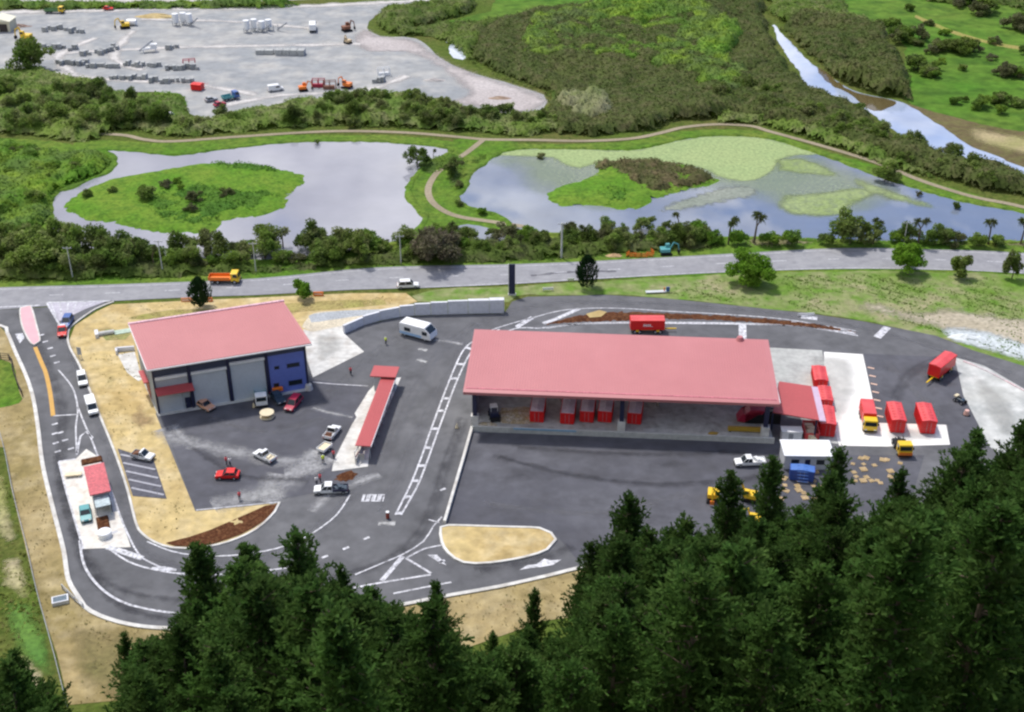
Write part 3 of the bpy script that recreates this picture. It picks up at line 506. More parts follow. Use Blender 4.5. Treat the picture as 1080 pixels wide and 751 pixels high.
# kerbs
def kerb(px, w=.45, h=.25, closed=False, m=None): return strip('kerb', px, w, .09, h, m or M_CONCW, closed=closed)
kerb([(-60, 344), (0, 343.5), (7.5, 351), (17, 373), (28, 397.6), (35, 420), (40, 450), (45, 490), (56, 537), (67, 580), (72, 611), (82, 629), (89, 640), (106, 650), (137, 659), (176, 663), (250, 664), (340, 655), (420, 639), (473, 628.5), (526.5, 619), (580, 607), (612, 599), (700, 580)], .7, .25)
kerb([(120, 318.5), (101, 326), (78, 342), (72, 350), (73, 365), (84, 386), (95, 412.5), (106, 440), (121, 477), (134, 515), (143.5, 552), (150, 563), (163, 572), (182, 578), (210, 578), (240, 572), (270, 558.5), (290, 540), (295, 530)], .4)
OVAL = [(465, 557), (473, 555), (527, 556.5), (569, 558), (581, 563), (586, 570), (577, 580.5), (553, 588.5), (516, 594.5), (489, 594), (473, 584), (466, 572)]
mb = MB(); mb.slab(smooth(W(OVAL), True, 1.5), .09, .30); tag(mb.build('planted_island', [M_STRAW]), 'tan straw-covered oval island in the lane below the yard', 'traffic island')
strip('edging', OVAL, .45, .09, .38, M_CONCW, closed=True).parent = bpy.data.objects['planted_island']; del bpy.data.objects['planted_island'].children[0]['kind']
sheet('mulch_bed', [(176, 573), (200, 565), (222, 558), (245, 549), (262, 541), (280, 533), (294, 531), (287, 541), (268, 556), (240, 569), (210, 576), (185, 576)], .14, M_MULCH, rough=.35)
mound('mulch_bed', [(350, 508), (356, 499), (368, 495), (380, 499), (376, 506), (364, 510)], .5, M_MULCH, .5, 5, .08, fall=1.5)
mound('soil_mound', [(240, 551), (252, 545), (262, 551), (250, 557)], .4, M_STRAW, .5, 6, .05, fall=1.5)
mound('mulch_bed', [(571, 343.5), (588, 337), (620, 331), (640, 329), (664, 328.5), (700, 329.5), (764, 332.5), (830, 338), (870, 343), (903, 350), (903, 353), (860, 347), (800, 342), (764, 339.5), (701, 338), (655, 339.5), (610, 341)], .35, M_MULCH, .7, 7, .06, fall=1.2)
sheet('sawdust_patch', [(618, 331), (632, 327), (640, 329), (634, 334), (622, 335)], .45, M_STRAW)
line([(576, 346), (620, 341), (690, 340), (780, 341), (850, 345), (905, 354)], .5, nm='kerb_line')
strip('painted_kerb', [(1016, 381), (1040, 391), (1080, 412), (1120, 432)], .4, .13, .25, mat('faded_kerb', [(.62, .42, .44), (.5, .45, .46)], (.3, 1), .8))
strip('shed_kerb', [(498.5, 451), (489, 485), (469, 553)], .5, .1, .9, M_CONCW, sm=False)
# ------------------------------------------------------------------ world, sun, camera
def world():
    w = bpy.data.worlds.new('World'); sc.world = w; w.use_nodes = True; nt = w.node_tree; N = nt.nodes; L = nt.links
    bg = N['Background']; sky = N.new('ShaderNodeTexSky'); sky.sky_type = 'NISHITA'; sky.sun_disc = False
    sky.sun_elevation = SUN_EL; sky.sun_rotation = SUN_AZ; sky.air_density = 1; sky.dust_density = 1.5
    tc = N.new('ShaderNodeTexCoord'); mp = N.new('ShaderNodeMapping'); L.new(tc.outputs['Generated'], mp.inputs[0]); mp.inputs['Scale'].default_value = (1, 1, 1.8); mp.inputs['Location'].default_value = (3.1, 1.7, .2)
    n = N.new('ShaderNodeTexNoise'); n.inputs['Scale'].default_value = 11; n.inputs['Detail'].default_value = 5; n.inputs['Roughness'].default_value = .55; L.new(mp.outputs[0], n.inputs['Vector'])
    # cloud bank thicker to the west (-x), broken to the east
    sx = N.new('ShaderNodeSeparateXYZ'); L.new(tc.outputs['Generated'], sx.inputs[0])
    ad = N.new('ShaderNodeMath'); ad.operation = 'MULTIPLY_ADD'; L.new(sx.outputs[0], ad.inputs[0]); ad.inputs[1].default_value = -.42; L.new(n.outputs['Fac'], ad.inputs[2])
    r = N.new('ShaderNodeMapRange'); r.inputs['From Min'].default_value = .375; r.inputs['From Max'].default_value = .475; L.new(ad.outputs[0], r.inputs['Value'])
    n2 = N.new('ShaderNodeTexNoise'); n2.inputs['Scale'].default_value = 12; n2.inputs['Detail'].default_value = 4; L.new(mp.outputs[0], n2.inputs['Vector'])
    cr = N.new('ShaderNodeMix'); cr.data_type = 'RGBA'; cr.inputs['A'].default_value = (5, 5.2, 6.4, 1); cr.inputs['B'].default_value = (17, 17, 17.5, 1); r2 = N.new('ShaderNodeMapRange'); r2.inputs['From Min'].default_value = .38; r2.inputs['From Max'].default_value = .64; L.new(n2.outputs['Fac'], r2.inputs['Value']); L.new(r2.outputs[0], cr.inputs['Factor'])
    mx = N.new('ShaderNodeMix'); mx.data_type = 'RGBA'; L.new(r.outputs[0], mx.inputs['Factor']); sb = N.new('ShaderNodeMix'); sb.data_type = 'RGBA'; sb.inputs['Factor'].default_value = .75; L.new(sky.outputs[0], sb.inputs['A']); sb.inputs['B'].default_value = (1.7, 3.3, 8.0, 1); L.new(sb.outputs['Result'], mx.inputs['A']); L.new(cr.outputs['Result'], mx.inputs['B']); L.new(mx.outputs['Result'], bg.inputs[0])
    bg.inputs[1].default_value = .085
SUN_EL = R(62); SUN_AZ = R(-35)      # sun stands beyond the scene, a little to the left
world()
sl = bpy.data.lights.new('sun', 'SUN'); sl.energy = 3.5; sl.angle = R(5); sl.color = (1, .96, .90); so = bpy.data.objects.new('sun', sl); COL.objects.link(so)
dv = Vector((math.sin(SUN_AZ)*math.cos(SUN_EL), math.cos(SUN_AZ)*math.cos(SUN_EL), math.sin(SUN_EL))); so.rotation_euler = dv.to_track_quat('Z', 'Y').to_euler()
cam = bpy.data.cameras.new('camera'); cam.lens = 36*F/1080; cam.sensor_width = 36; cam.clip_end = 6000; cam.clip_start = 1
co = bpy.data.objects.new('camera', cam); co.location = (0, 0, CH); co.rotation_euler = (math.pi/2-PITCH, 0, 0); COL.objects.link(co); sc.camera = co
vs = sc.view_settings; vs.view_transform = 'Standard'; vs.look = 'None'; vs.exposure = 0.0; vs.gamma = 1
sc.render.engine = 'CYCLES'; sc.cycles.filter_width = 2.4; sc.cycles.max_bounces = 5; sc.cycles.transparent_max_bounces = 12; sc.cycles.use_denoising = True
sc.cycles.diffuse_bounces = 3; sc.cycles.glossy_bounces = 2
# ------------------------------------------------------------------ vegetation
FOL = dict(rough=.75, mix=(.5, .22), spec=.15, island=.30, trans=.38)
L_MANG = mat('mangrove_leaf', [(.120, .150, .040), (.085, .125, .028), (.165, .160, .07)], (.03, .3), **FOL)
L_SCRUB = mat('scrub_leaf', [(.12, .26, .022), (.13, .17, .06), (.22, .33, .035)], (.03, .14), **FOL)
L_GREY = mat('grey_scrub_leaf', [(.15, .15, .08), (.10, .13, .03), (.20, .19, .12)], (.04, .2), **FOL)
L_BUSH = mat('bush_leaf', [(.12, .20, .035), (.18, .26, .045), (.24, .25, .11)], (.05, .2), objrand=.3, **FOL)
L_BRIGHT = mat('bright_leaf', [(.13, .28, .02), (.17, .30, .03)], (.2, 1), objrand=.1, **FOL)
L_ISLE = mat('island_bush_leaf', [(.07, .18, .02), (.11, .23, .025)], (.1, .5), **FOL)
L_BROWN = mat('brown_bush_leaf', [(.13, .11, .05), (.09, .12, .03), (.19, .15, .08)], (.1, .4), **FOL)
L_PALM = mat('strap_leaf', [(.08, .12, .035), (.12, .13, .05)], (.3, 1), objrand=.2, **FOL)
L_DARK = mat('dark_leaf', [(.012, .035, .012), (.02, .05, .015)], (.3, 1), **FOL)
L_PINE = mat('pine_needles', [(.052, .115, .025), (.066, .132, .027), (.088, .148, .035)], (.08, .3), rough=.8, mix=(.5, .25), spec=.1, island=.12, trans=.5, objrand=.3)
M_WOOD = mat('shade_wood', [(.03, .035, .015), (.05, .045, .02)], (.3, 1), .95)
def rand_quads(P, size, up=.5, asp=.6, rg=RNG):
    """leaf-clump quads at points P with random orientation biased to face up/outwards; P (n,3), size scalar or (n,)"""
    n = len(P); N = rg.normal(size=(n, 3)); N[:, 2] = np.abs(N[:, 2])+up; N /= np.linalg.norm(N, axis=1)[:, None]
    A = np.cross(N, rg.normal(size=(n, 3))); A /= np.linalg.norm(A, axis=1)[:, None]; B = np.cross(N, A)
    s = (np.broadcast_to(size, (n,))*rg.uniform(.6, 1.3, n))[:, None]/2; b = s*asp
    j = lambda: 1+rg.uniform(-.35, .35, (n, 1))
    return np.stack([P-A*s*j()-B*b, P+A*s*.5*j()-B*b*j(), P+A*s*j()+B*b*.6, P-A*s*.4+B*b*j()], 1)
def domes(X, Y, r, seed):
    """rounded crowns packed side by side: height 0..1 and crown id"""
    gx = np.floor(X/r).astype(int); gy = np.floor(Y/r).astype(int); best = np.zeros(X.shape)
    for di in (-1, 0, 1):
        for dj in (-1, 0, 1):
            cx, cy = gx+di, gy+dj; h = np.sin(cx*127.1+cy*311.7+seed)*43758.5453; h -= np.floor(h); k = np.sin(cx*269.5+cy*183.3+seed*2)*43758.5453; k -= np.floor(k)
            q = np.sin(cx*57.5+cy*83.3+seed*3)*4375.5453; q -= np.floor(q)
            px, py = (cx+h)*r, (cy+k)*r; rr = r*(.55+.6*q); d2 = ((X-px)**2+(Y-py)**2)/rr**2
            best = np.maximum(best, np.clip(1-d2, 0, 1)**.75*(.6+.6*q))
    return best
def canopy(name, px, h, r, m, cell=1.5, dens=.8, leaf=1.0, seed=1, label=None, cat='thicket', edge=3.2, rag=2.0, base=.3):
    poly = ragged(smooth(W(px), True, 4), rag, seed); P = np.array(poly); x0, y0 = P.min(0)-1; x1, y1 = P.max(0)+1
    xs = np.arange(x0, x1, cell); ys = np.arange(y0, y1, cell); X, Y = np.meshgrid(xs, ys); rg = np.random.default_rng(seed)
    def height(X, Y, d): return h*(base+(1-base)*domes(X, Y, r, seed))*np.clip(d/edge+.15, 0, 1)*(1+.25*np.sin(X*.06+seed)*np.cos(Y*.05))
    X = X+rg.uniform(-.3, .3, X.shape)*cell; Y = Y+rg.uniform(-.3, .3, Y.shape)*cell
    ins = inpoly(X, Y, poly); d = np.where(ins, edist(X, Y, poly), -1)
    Z = np.where(ins, height(X, Y, d)-.35, -.1); ok = ins; nx = len(xs); idx = -np.ones(X.size, int); sel = np.where(ok.ravel())[0]; idx[sel] = np.arange(len(sel))
    V = np.stack([X, Y, Z], -1).reshape(-1, 3)[sel]; fs = [(idx[j*nx+i], idx[j*nx+i+1], idx[(j+1)*nx+i+1], idx[(j+1)*nx+i]) for j, i in zip(*np.where(ok[:-1, :-1] & ok[1:, :-1] & ok[:-1, 1:] & ok[1:, 1:]))]
    n = int((x1-x0)*(y1-y0)*dens*3.4); leaf *= .52; qx = rg.uniform(x0, x1, n); qy = rg.uniform(y0, y1, n); ins = inpoly(qx, qy, poly); qx, qy = qx[ins], qy[ins]
    d = edist(qx, qy, poly); qz = height(qx, qy, d)+rg.uniform(-.35, .12, len(qx)); Q = rand_quads(np.stack([qx, qy, np.maximum(qz, .1)], -1), leaf, 1.3, .75, rg).reshape(-1, 3)
    k = len(V); allv = np.concatenate([V, Q]) if k else Q
    me = bpy.data.meshes.new(name); nf, nq = len(fs), len(Q)//4
    me.vertices.add(len(allv)); me.vertices.foreach_set('co', allv.astype(np.float32).reshape(-1)); li = np.concatenate([np.array(fs, np.int32).reshape(-1), np.arange(len(Q), dtype=np.int32)+k])
    me.loops.add(len(li)); me.loops.foreach_set('vertex_index', li); me.polygons.add(nf+nq); me.polygons.foreach_set('loop_start', np.arange(0, len(li), 4, dtype=np.int32)); me.polygons.foreach_set('loop_total', np.full(nf+nq, 4, np.int32))
    me.materials.append(m); me.materials.append(M_WOOD); me.polygons.foreach_set('material_index', np.concatenate([np.zeros(nf, np.int32), np.zeros(nq, np.int32)])); me.polygons.foreach_set('use_smooth', np.ones(nf+nq, bool)); me.update(calc_edges=True); me.validate()
    o = bpy.data.objects.new(name, me); COL.objects.link(o); return tag(o, label, cat, kind='stuff')
canopy('mangrove_thicket', [(500, 35), (545, 22), (600, 8), (680, -5), (760, -20), (800, -20), (806, 15), (812, 35), (822, 58), (840, 84), (850, 96), (882, 108), (912, 121), (930, 135), (955, 153), (972, 163), (1012, 174), (1045, 183), (1085, 193), (1200, 225), (1200, 245), (1090, 214), (1030, 200), (980, 185), (945, 173), (910, 160), (865, 146), (815, 133), (790, 128), (757, 126), (722, 128), (690, 138), (640, 143), (590, 143), (575, 122), (585, 105), (560, 92), (510, 72), (498, 55)], 4.2, 8, L_MANG, 1.25, .8, 1.15, 3, 'olive mangrove thicket filling the bend between lagoon and river')
canopy('scrub', [(550, 40), (560, 25), (620, 12), (660, 2), (720, 8), (765, 22), (785, 45), (775, 70), (800, 90), (770, 108), (735, 98), (715, 82), (670, 72), (620, 68), (575, 70), (552, 62)], 5.2, 4.6, L_SCRUB, 1.2, .9, 1.15, 5, 'bright green and grey scrub on the flat behind the lagoon', 'scrub')
canopy('reed_bed', [(590, 108), (612, 104), (640, 108), (652, 120), (640, 132), (600, 130), (585, 120)], 4.8, 3.2, mat('pale_reed', [(.30, .29, .17), (.20, .24, .09)], (.1, .5), **FOL), 1.4, .9, 1.0, 6, 'pale straw green reed bed beside the gravel yard tip', 'reeds')
canopy('scrub', [(740, 100), (780, 92), (830, 108), (862, 128), (905, 150), (940, 165), (975, 183), (1000, 192), (960, 184), (900, 163), (850, 146), (800, 132), (757, 130)], 3.6, 3.5, L_BUSH, 1.4, .8, 1.1, 7, 'dark green scrub along the far side of the lagoon path', 'scrub', rag=1)
canopy('mangrove_thicket', [(826, 32), (845, 22), (870, 24), (905, 33), (930, 42), (948, 62), (957, 85), (962, 108), (945, 103), (915, 98), (885, 84), (862, 68), (845, 50)], 7.0, 13, L_MANG, 1.4, .8, 1.3, 8, 'rounded olive mangrove grove on the pasture bank of the river')
canopy('scrub', [(790, -20), (880, -10), (890, 5), (905, 20), (925, 30), (945, 42), (925, 38), (890, 30), (860, 20), (830, 28), (815, 18), (805, 0)], 3.6, 4.5, L_BUSH, 1.6, .7, 1.2, 9, 'dark bushes along the upper river bank', 'scrub')
canopy('scrub', [(398, 14), (412, 11), (440, 8), (480, 0), (500, 2), (500, 12), (460, 25), (430, 30), (470, 28), (510, 25), (545, 20), (520, 32), (512, 44), (498, 62), (520, 80), (555, 92), (590, 103), (580, 116), (572, 96), (535, 82), (500, 70), (480, 52), (455, 40), (420, 38), (400, 32)], 3.6, 4, L_BUSH, 1.5, .8, 1.1, 10, 'dark green scrub edging the tip of the gravel yard', 'scrub', rag=1)
canopy('scrub', [(0, 78), (50, 74), (60, 80), (108, 90), (122, 100), (190, 102), (200, 120), (215, 128), (270, 117), (330, 108), (380, 102), (440, 104), (475, 110), (515, 120), (560, 121), (590, 118), (600, 135), (575, 143), (520, 143), (485, 140), (422, 136), (346, 134), (253, 140), (200, 145), (152, 142), (126, 137), (100, 150), (60, 148), (0, 142), (-100, 145), (-100, 80)], 3.0, 3.8, L_BUSH, 1.5, .8, 1.1, 11, 'mixed bush belt between the gravel yard and the pond', 'scrub', rag=1.2)
canopy('grass_tussocks', [(120, 97), (150, 99), (188, 100), (197, 112), (175, 118), (150, 112), (128, 105)], 1.8, 3, L_BRIGHT, 1.4, .8, 1.0, 12, 'bright green tussock bank below the gravel yard', 'tussocks')
canopy('scrub', [(-100, 150), (0, 150), (40, 160), (70, 163), (112, 163), (118, 172), (106, 183), (75, 196), (55, 205), (50, 240), (0, 252), (-100, 250)], 2.8, 4.2, L_SCRUB, 1.4, .8, 1.1, 13, 'low olive and green bushes on the west shore of the pond', 'scrub', rag=1.4)
canopy('hedge', [(-100, -2), (0, 4), (155, 4), (300, 3), (300, 9), (155, 10), (60, 11), (0, 10), (-100, 8)], 3.0, 4, L_SCRUB, 1.6, .8, 1.2, 14, 'long green hedge beyond the gravel yard beside the far road', 'hedge', rag=.8)
canopy('island_scrub', [(150, 205), (180, 200), (215, 197), (250, 200), (285, 203), (300, 208), (285, 218), (262, 224), (240, 228), (222, 240), (200, 242), (170, 238), (150, 228)], 1.5, 3.2, L_ISLE, 1.2, 1.1, .9, 15, 'low green bushes across the south of the grassy pond island', 'scrub', rag=1.5)
canopy('island_scrub', [(222, 172), (250, 172), (285, 176), (300, 182), (290, 186), (250, 182), (225, 179)], 1.8, 3, L_ISLE, 1.2, 1.1, .9, 16, 'dark line of bushes on the far shore of the pond island', 'scrub', rag=.8)
canopy('island_scrub', [(626, 171), (645, 171), (670, 169), (700, 171), (730, 175), (750, 184), (758, 191), (732, 197), (705, 203), (690, 206), (668, 196), (645, 183), (628, 180)], 2.6, 3, L_BROWN, 1.2, 1.1, .9, 17, 'brown and green shrubs on the eastern lagoon island', 'scrub', rag=.8)
canopy('island_scrub', [(622, 200), (640, 194), (665, 198), (672, 210), (665, 218), (640, 217), (625, 210)], 1.6, 2.6, L_ISLE, 1.2, 1.1, .9, 18, 'green shrubs at the near shore of the lagoon island', 'scrub', rag=.6)
canopy('scrub', [(970, 0), (1000, 4), (1060, 6), (1100, 20), (1100, -20), (960, -20)], 3.4, 6, L_BUSH, 1.8, .6, 1.2, 19, 'scattered dark bush at the far edge of the pasture', 'scrub')
canopy('roadside_hedge', [(-100, 262), (0, 258), (50, 250), (75, 262), (110, 268), (150, 274), (200, 279), (290, 280), (360, 274), (430, 262), (480, 252), (530, 256), (600, 252), (700, 255), (760, 252), (760, 262), (700, 266), (640, 270), (540, 277), (397, 281), (270, 290), (127, 296), (0, 299), (-100, 302)], 2.2, 2.6, L_BUSH, 1.3, 1.0, .9, 20, 'low dark undergrowth between the pond and the main road', 'undergrowth', rag=.5)
canopy('rushes', [(780, 251), (900, 252), (1000, 254), (1090, 254), (1200, 262), (1200, 271), (1078, 261), (962, 258), (886, 257), (790, 261)], 1.0, 2, mat('dry_rush', [(.36, .32, .20), (.18, .20, .06)], (.1, .5), **FOL), 1.3, .8, .8, 21, 'strip of dry rushes on the lagoon shore beside the main road', 'rushes', rag=.4)
canopy('shore_reeds', [(437, 170), (450, 168), (480, 163), (492, 170), (492, 178), (482, 192), (482, 205), (474, 195), (468, 180), (452, 184), (440, 178)], 1.8, 2.4, L_SCRUB, 1.2, 1.1, .9, 22, 'reeds and bushes at the narrow neck between pond and lagoon', 'reeds', rag=.4)
# ---- single trees
def crown_blob(seed, n, r, h, leaf, lumps=11, low=.12):
    rg = np.random.default_rng(seed); C = [(0, 0, h*.58, .72)]
    for i in range(lumps):
        a = rg.uniform(0, 6.28); q = rg.uniform(.35, .95); C.append((math.cos(a)*r*q, math.sin(a)*r*q, h*rg.uniform(.25, .95)*(1.1-.3*q), rg.uniform(.28, .58)))
    out = []
    for cx, cy, cz, k in C:
        m = int(n*k*k); D = rg.normal(size=(m, 3)); D /= np.linalg.norm(D, axis=1)[:, None]; rad = rg.uniform(.4, 1.2, m)[:, None]**.8
        p = np.array([cx, cy, cz])+D*rad*np.array([r*k*.75, r*k*.75, h*.40*k]); out.append(p[p[:, 2] > h*low])
    P = np.concatenate(out); return rand_quads(P, leaf, .3, .7, rg)
def trunk_mesh(h, r, seed, limbs=4):
    rd = random.Random(seed); mb = MB(); x = y = 0; n = 4; pr = (0, 0, -.3)
    for i in range(n):
        q = (rd.uniform(-.08, .08)*h, rd.uniform(-.08, .08)*h, h*(i+1)/n); mb.bar(pr, q, r*(1-i/n*.6), 0, 7, r*(1-(i+1)/n*.6)); pr = q
        if i >= 1:
            for k in range(limbs//2):
                a = rd.uniform(0, 6.28); mb.bar(q, (q[0]+math.cos(a)*h*.3, q[1]+math.sin(a)*h*.3, q[2]+h*.2), r*.4, 0, 5, r*.12)
    return mb
def make_tree(name, seed, h, r, leafmat, leaf=.5, n=700, tr=.18, low=.15, lumps=11):
    root = empty(name, 0, 0); quads_obj('crown', crown_blob(seed, n, r, h, leaf, lumps, low), leafmat, root); trunk_mesh(h*.7, tr, seed).build('trunk', [M_BARK], root); return root
def make_palm(seed, h):
    """cabbage tree: bare forked stem with heads of strap leaves"""
    rd = random.Random(seed); root = empty('cabbage_tree', 0, 0); mb = MB(); heads = []
    top = (rd.uniform(-.3, .3), rd.uniform(-.3, .3), h*.6); mb.bar((0, 0, -.2), top, .2, 0, 7, .15)
    for k in range(rd.choice((1, 2, 3))):
        a = rd.uniform(0, 6.28); e = (top[0]+math.cos(a)*h*.16, top[1]+math.sin(a)*h*.16, h*rd.uniform(.82, .95)); mb.bar(top, e, .12, 0, 6, .09); heads.append(e)
    mb.build('trunk', [M_BARK], root); Q = []
    for e in heads:
        for i in range(90):
            d = Vector((rd.gauss(0, 1), rd.gauss(0, 1), rd.gauss(.3, .8))).normalized(); l = rd.uniform(.8, 1.25); s = d.cross(Vector((rd.random(), rd.random(), rd.random()))).normalized()*.07
            a = Vector(e); mid_ = a+d*l*.6; b = a+d*l+Vector((0, 0, -.3)); Q.append([a-s, a+s, mid_+s*1.2, mid_-s*1.2]); Q.append([mid_-s*1.2, mid_+s*1.2, b+s*.2, b-s*.2])
    quads_obj('crown', np.array([[tuple(v) for v in q] for q in Q]), L_PALM, root); return root
def hide_protos(ps):
    for p in ps:
        for c in list(p.children): bpy.data.objects.remove(c)
        bpy.data.objects.remove(p)
ROUND = [make_tree('tree', 100+i, 5.2, 3.2, L_BUSH, .40, 1000) for i in range(4)]
SHRUB = [make_tree('shrub', 120+i, 3.4, 2.6, [L_BUSH, L_SCRUB, L_GREY][i % 3], .38, 700, .1, .03) for i in range(5)]
PALMS = [make_palm(140+i, 5.5) for i in range(3)]
def plant(protos, x, y, s, label, cat, group=None, zz=0):
    p = random.choice(protos); o = copy_tree(p, (x, y, zz), random.uniform(0, 6.28), (s*random.uniform(.85, 1.15), s*random.uniform(.85, 1.15), s*random.uniform(.9, 1.1))); return tag(o, label, cat, group)
# belt along the north side of the road
belt = smooth(W([(5, 288), (60, 288), (127, 287), (200, 284), (270, 281), (340, 277), (397, 272), (470, 268), (540, 266), (641, 262), (740, 256)]), False, 2.5)
for i, (x, y) in enumerate(belt):
    west = x < -15
    for k in range(2 if i % 3 else 1):
        xx, yy = x+random.uniform(-1.5, 1.5), y+random.uniform(-1, 5)+k*5
        if random.random() < (.42 if west else .34): plant(ROUND, xx, yy, random.uniform(.8, 1.4) if west else random.uniform(.55, .95), 'bushy dark green tree in the belt between pond and road' , 'tree', 'trees of the roadside belt')
        elif random.random() < .78: plant(SHRUB, xx, yy, random.uniform(.7, 1.2), 'low rounded shrub in the belt between pond and road', 'shrub', 'shrubs of the roadside belt')
        elif not west or random.random() < .5: plant(PALMS, xx, yy, random.uniform(.8, 1.25), 'cabbage tree with tufted heads in the roadside belt', 'cabbage tree', 'cabbage trees of the roadside belt')
# east belt, more open
for px_, py_, k, s in ((768, 258, 'p', 1.2), (795, 257, 'p', 1.35), (778, 259, 's', 1), (812, 258, 's', 1), (835, 259, 's', 1.1), (872, 258, 's', .8), (896, 257, 'r', 1.5), (918, 257, 'r', 1.0), (921, 257, 'p', 1.2), (945, 257, 's', .8), (958, 256, 'r', .95), (968, 258, 'p', 1.3), (982, 257, 'r', .8), (995, 258, 'r', .9), (1006, 258, 's', 1.1), (1030, 259, 's', .9), (1042, 258, 'p', 1.2), (1050, 259, 's', .8), (1076, 258, 'p', 1.2), (1100, 260, 'r', 1), (1130, 262, 's', 1), (702, 260, 's', 1.1), (718, 258, 'r', 1), (728, 259, 'r', .8), (751, 258, 's', .9)):
    x, y = G(px_, py_); P_, lb, ct = {'p': (PALMS, 'cabbage tree with tufted heads on the lagoon shore by the road', 'cabbage tree'), 's': (SHRUB, 'low shrub on the open lagoon shore by the road', 'shrub'), 'r': (ROUND, 'bushy tree on the open lagoon shore by the road', 'tree')}[k]
    if (px_, py_) == (896, 257): lb = 'tallest dark tree on the lagoon shore by the road'
    plant(P_, x, y, s, lb, ct, None if 'tallest' in lb else ct+'s on the lagoon shore')
big = make_tree('tree', 171, 9, 5.6, mat('purple_brown_leaf', [(.15, .125, .09), (.11, .125, .05), (.2, .16, .12)], (.2, .7), **FOL), .6, 1500, .35, .05); x, y = G(463, 276); big.location = (x, y, 0); tag(big, 'large purplish brown tree, the widest crown of the roadside belt', 'tree')
# bush west of the pond and around the gravel yard: single crowns standing out of the scrub
for poly, n, s0, s1, lb, gr, P_ in (([(0, 96), (120, 106), (200, 128), (260, 122), (250, 136), (150, 140), (60, 142), (0, 138)], 46, .7, 1.3, 'dark bushy tree in the bush south of the gravel yard', 'trees south of the gravel yard', ROUND),
        ([(-10, 250), (45, 248), (80, 264), (130, 272), (130, 285), (0, 292)], 26, .8, 1.4, 'bushy tree at the corner of pond and road', 'trees by the pond corner', ROUND),
        ([(-10, 160), (90, 165), (95, 182), (55, 200), (45, 240), (-10, 246)], 40, .6, 1.1, 'rounded shrub on the west shore of the pond', 'shrubs on the west shore', SHRUB),
        ([(270, 118), (400, 107), (500, 117), (590, 122), (590, 138), (450, 136), (300, 136)], 50, .6, 1.15, 'dark shrubby tree north of the pond path', 'trees north of the pond path', ROUND),
        ([(760, 110), (850, 135), (960, 176), (1075, 208), (1070, 195), (960, 155), (850, 112), (770, 95)], 60, .6, 1.1, 'bushy crown beside the lagoon path', 'trees beside the lagoon path', ROUND)):
    w = W(poly); P2 = np.array(w); k = 0
    while k < n:
        x, y = random.uniform(P2[:, 0].min(), P2[:, 0].max()), random.uniform(P2[:, 1].min(), P2[:, 1].max())
        if inpoly(np.array([x]), np.array([y]), w)[0]: plant(P_, x, y, random.uniform(s0, s1), lb, 'tree' if P_ is ROUND else 'shrub', gr); k += 1
for px_, py_, s in ((30, 76, 2.0), (38, 74, 1.6)):
    x, y = G(px_, py_); plant(ROUND[:2], x, y, s, 'tall grey-green tree at the south-west corner of the gravel yard' if s == 2.0 else 'smaller tree leaning on the tall one by the gravel yard', 'tree')
# pasture bushes
for px_, py_, s, n in ((960, 12, .9, 1), (1040, 14, 1.6, 3), (1015, 6, 1.3, 3), (935, 28, 1, 3), (945, 36, 1.1, 3), (960, 44, 1.2, 4), (970, 48, .9, 2), (998, 52, 1.2, 4), (1015, 56, 1.3, 5), (982, 57, .8, 1), (1047, 63, .9, 1), (970, 76, 1.1, 5), (985, 82, .8, 2), (993, 67, .6, 1), (1014, 75, .7, 1), (1065, 82, 1.1, 4), (1008, 110, .8, 2), (1034, 113, .9, 2), (1060, 110, 1.1, 5), (1055, 120, .7, 1), (1020, 107, .6, 1), (1075, 32, 1.4, 3), (1000, 38, 0.7, 2), (1052, 46, .7, 2), (985, 26, .8, 2), (905, 118, .7, 2), (1080, 58, 1, 1)):
    for k in range(n):
        x, y = G(px_+random.uniform(-3, 3)*n, py_+random.uniform(-1, 1)*n*.8); plant(SHRUB, x, y, s*random.uniform(.8, 1.3), 'dark low bush scattered on the bright green pasture', 'shrub', 'bushes on the pasture')
for px_, py_, s in ((95, 210, .6), (120, 206, .5), (152, 213, 1.1), (176, 200, .6), (186, 196, .5), (192, 203, .5), (205, 214, .8), (202, 226, .6), (240, 210, .8)):
    x, y = G(px_, py_); plant(SHRUB, x, y, s, 'small dark bush on the grassy pond island', 'shrub', 'bushes on the pond island', .6)
for px_, py_, s, P_, lb in ((440, 175, 1.0, ROUND, 'round dark tree on the pond shore at the narrow neck'), (457, 168, .5, PALMS, 'cabbage tree on the narrow neck between pond and lagoon'), (478, 185, .9, ROUND, 'brown topped tree on the lagoon side of the neck'), (486, 199, .6, SHRUB, 'dark shrub overhanging the lagoon at the neck'), (484, 217, .5, SHRUB, 'small shrub where the path curves back to the belt'), (509, 226, .5, SHRUB, 'small shrub on the grassy causeway near its end'), (571, 167, .5, SHRUB, 'tiny dark bush standing in the duckweed'), (933, 191, 1.1, ROUND, 'dark tree on the far lagoon shore mirrored in the water'), (969, 207, .4, SHRUB, 'small tussock in open blue lagoon water'), (1008, 220, .55, SHRUB, 'larger tussock in open blue lagoon water'), (335, 152, .4, SHRUB, 'tiny bush at the far pond shore')):
    x, y = G(px_, py_); o = plant(P_, x, y, s, lb, 'tree' if P_ is not SHRUB else 'shrub')
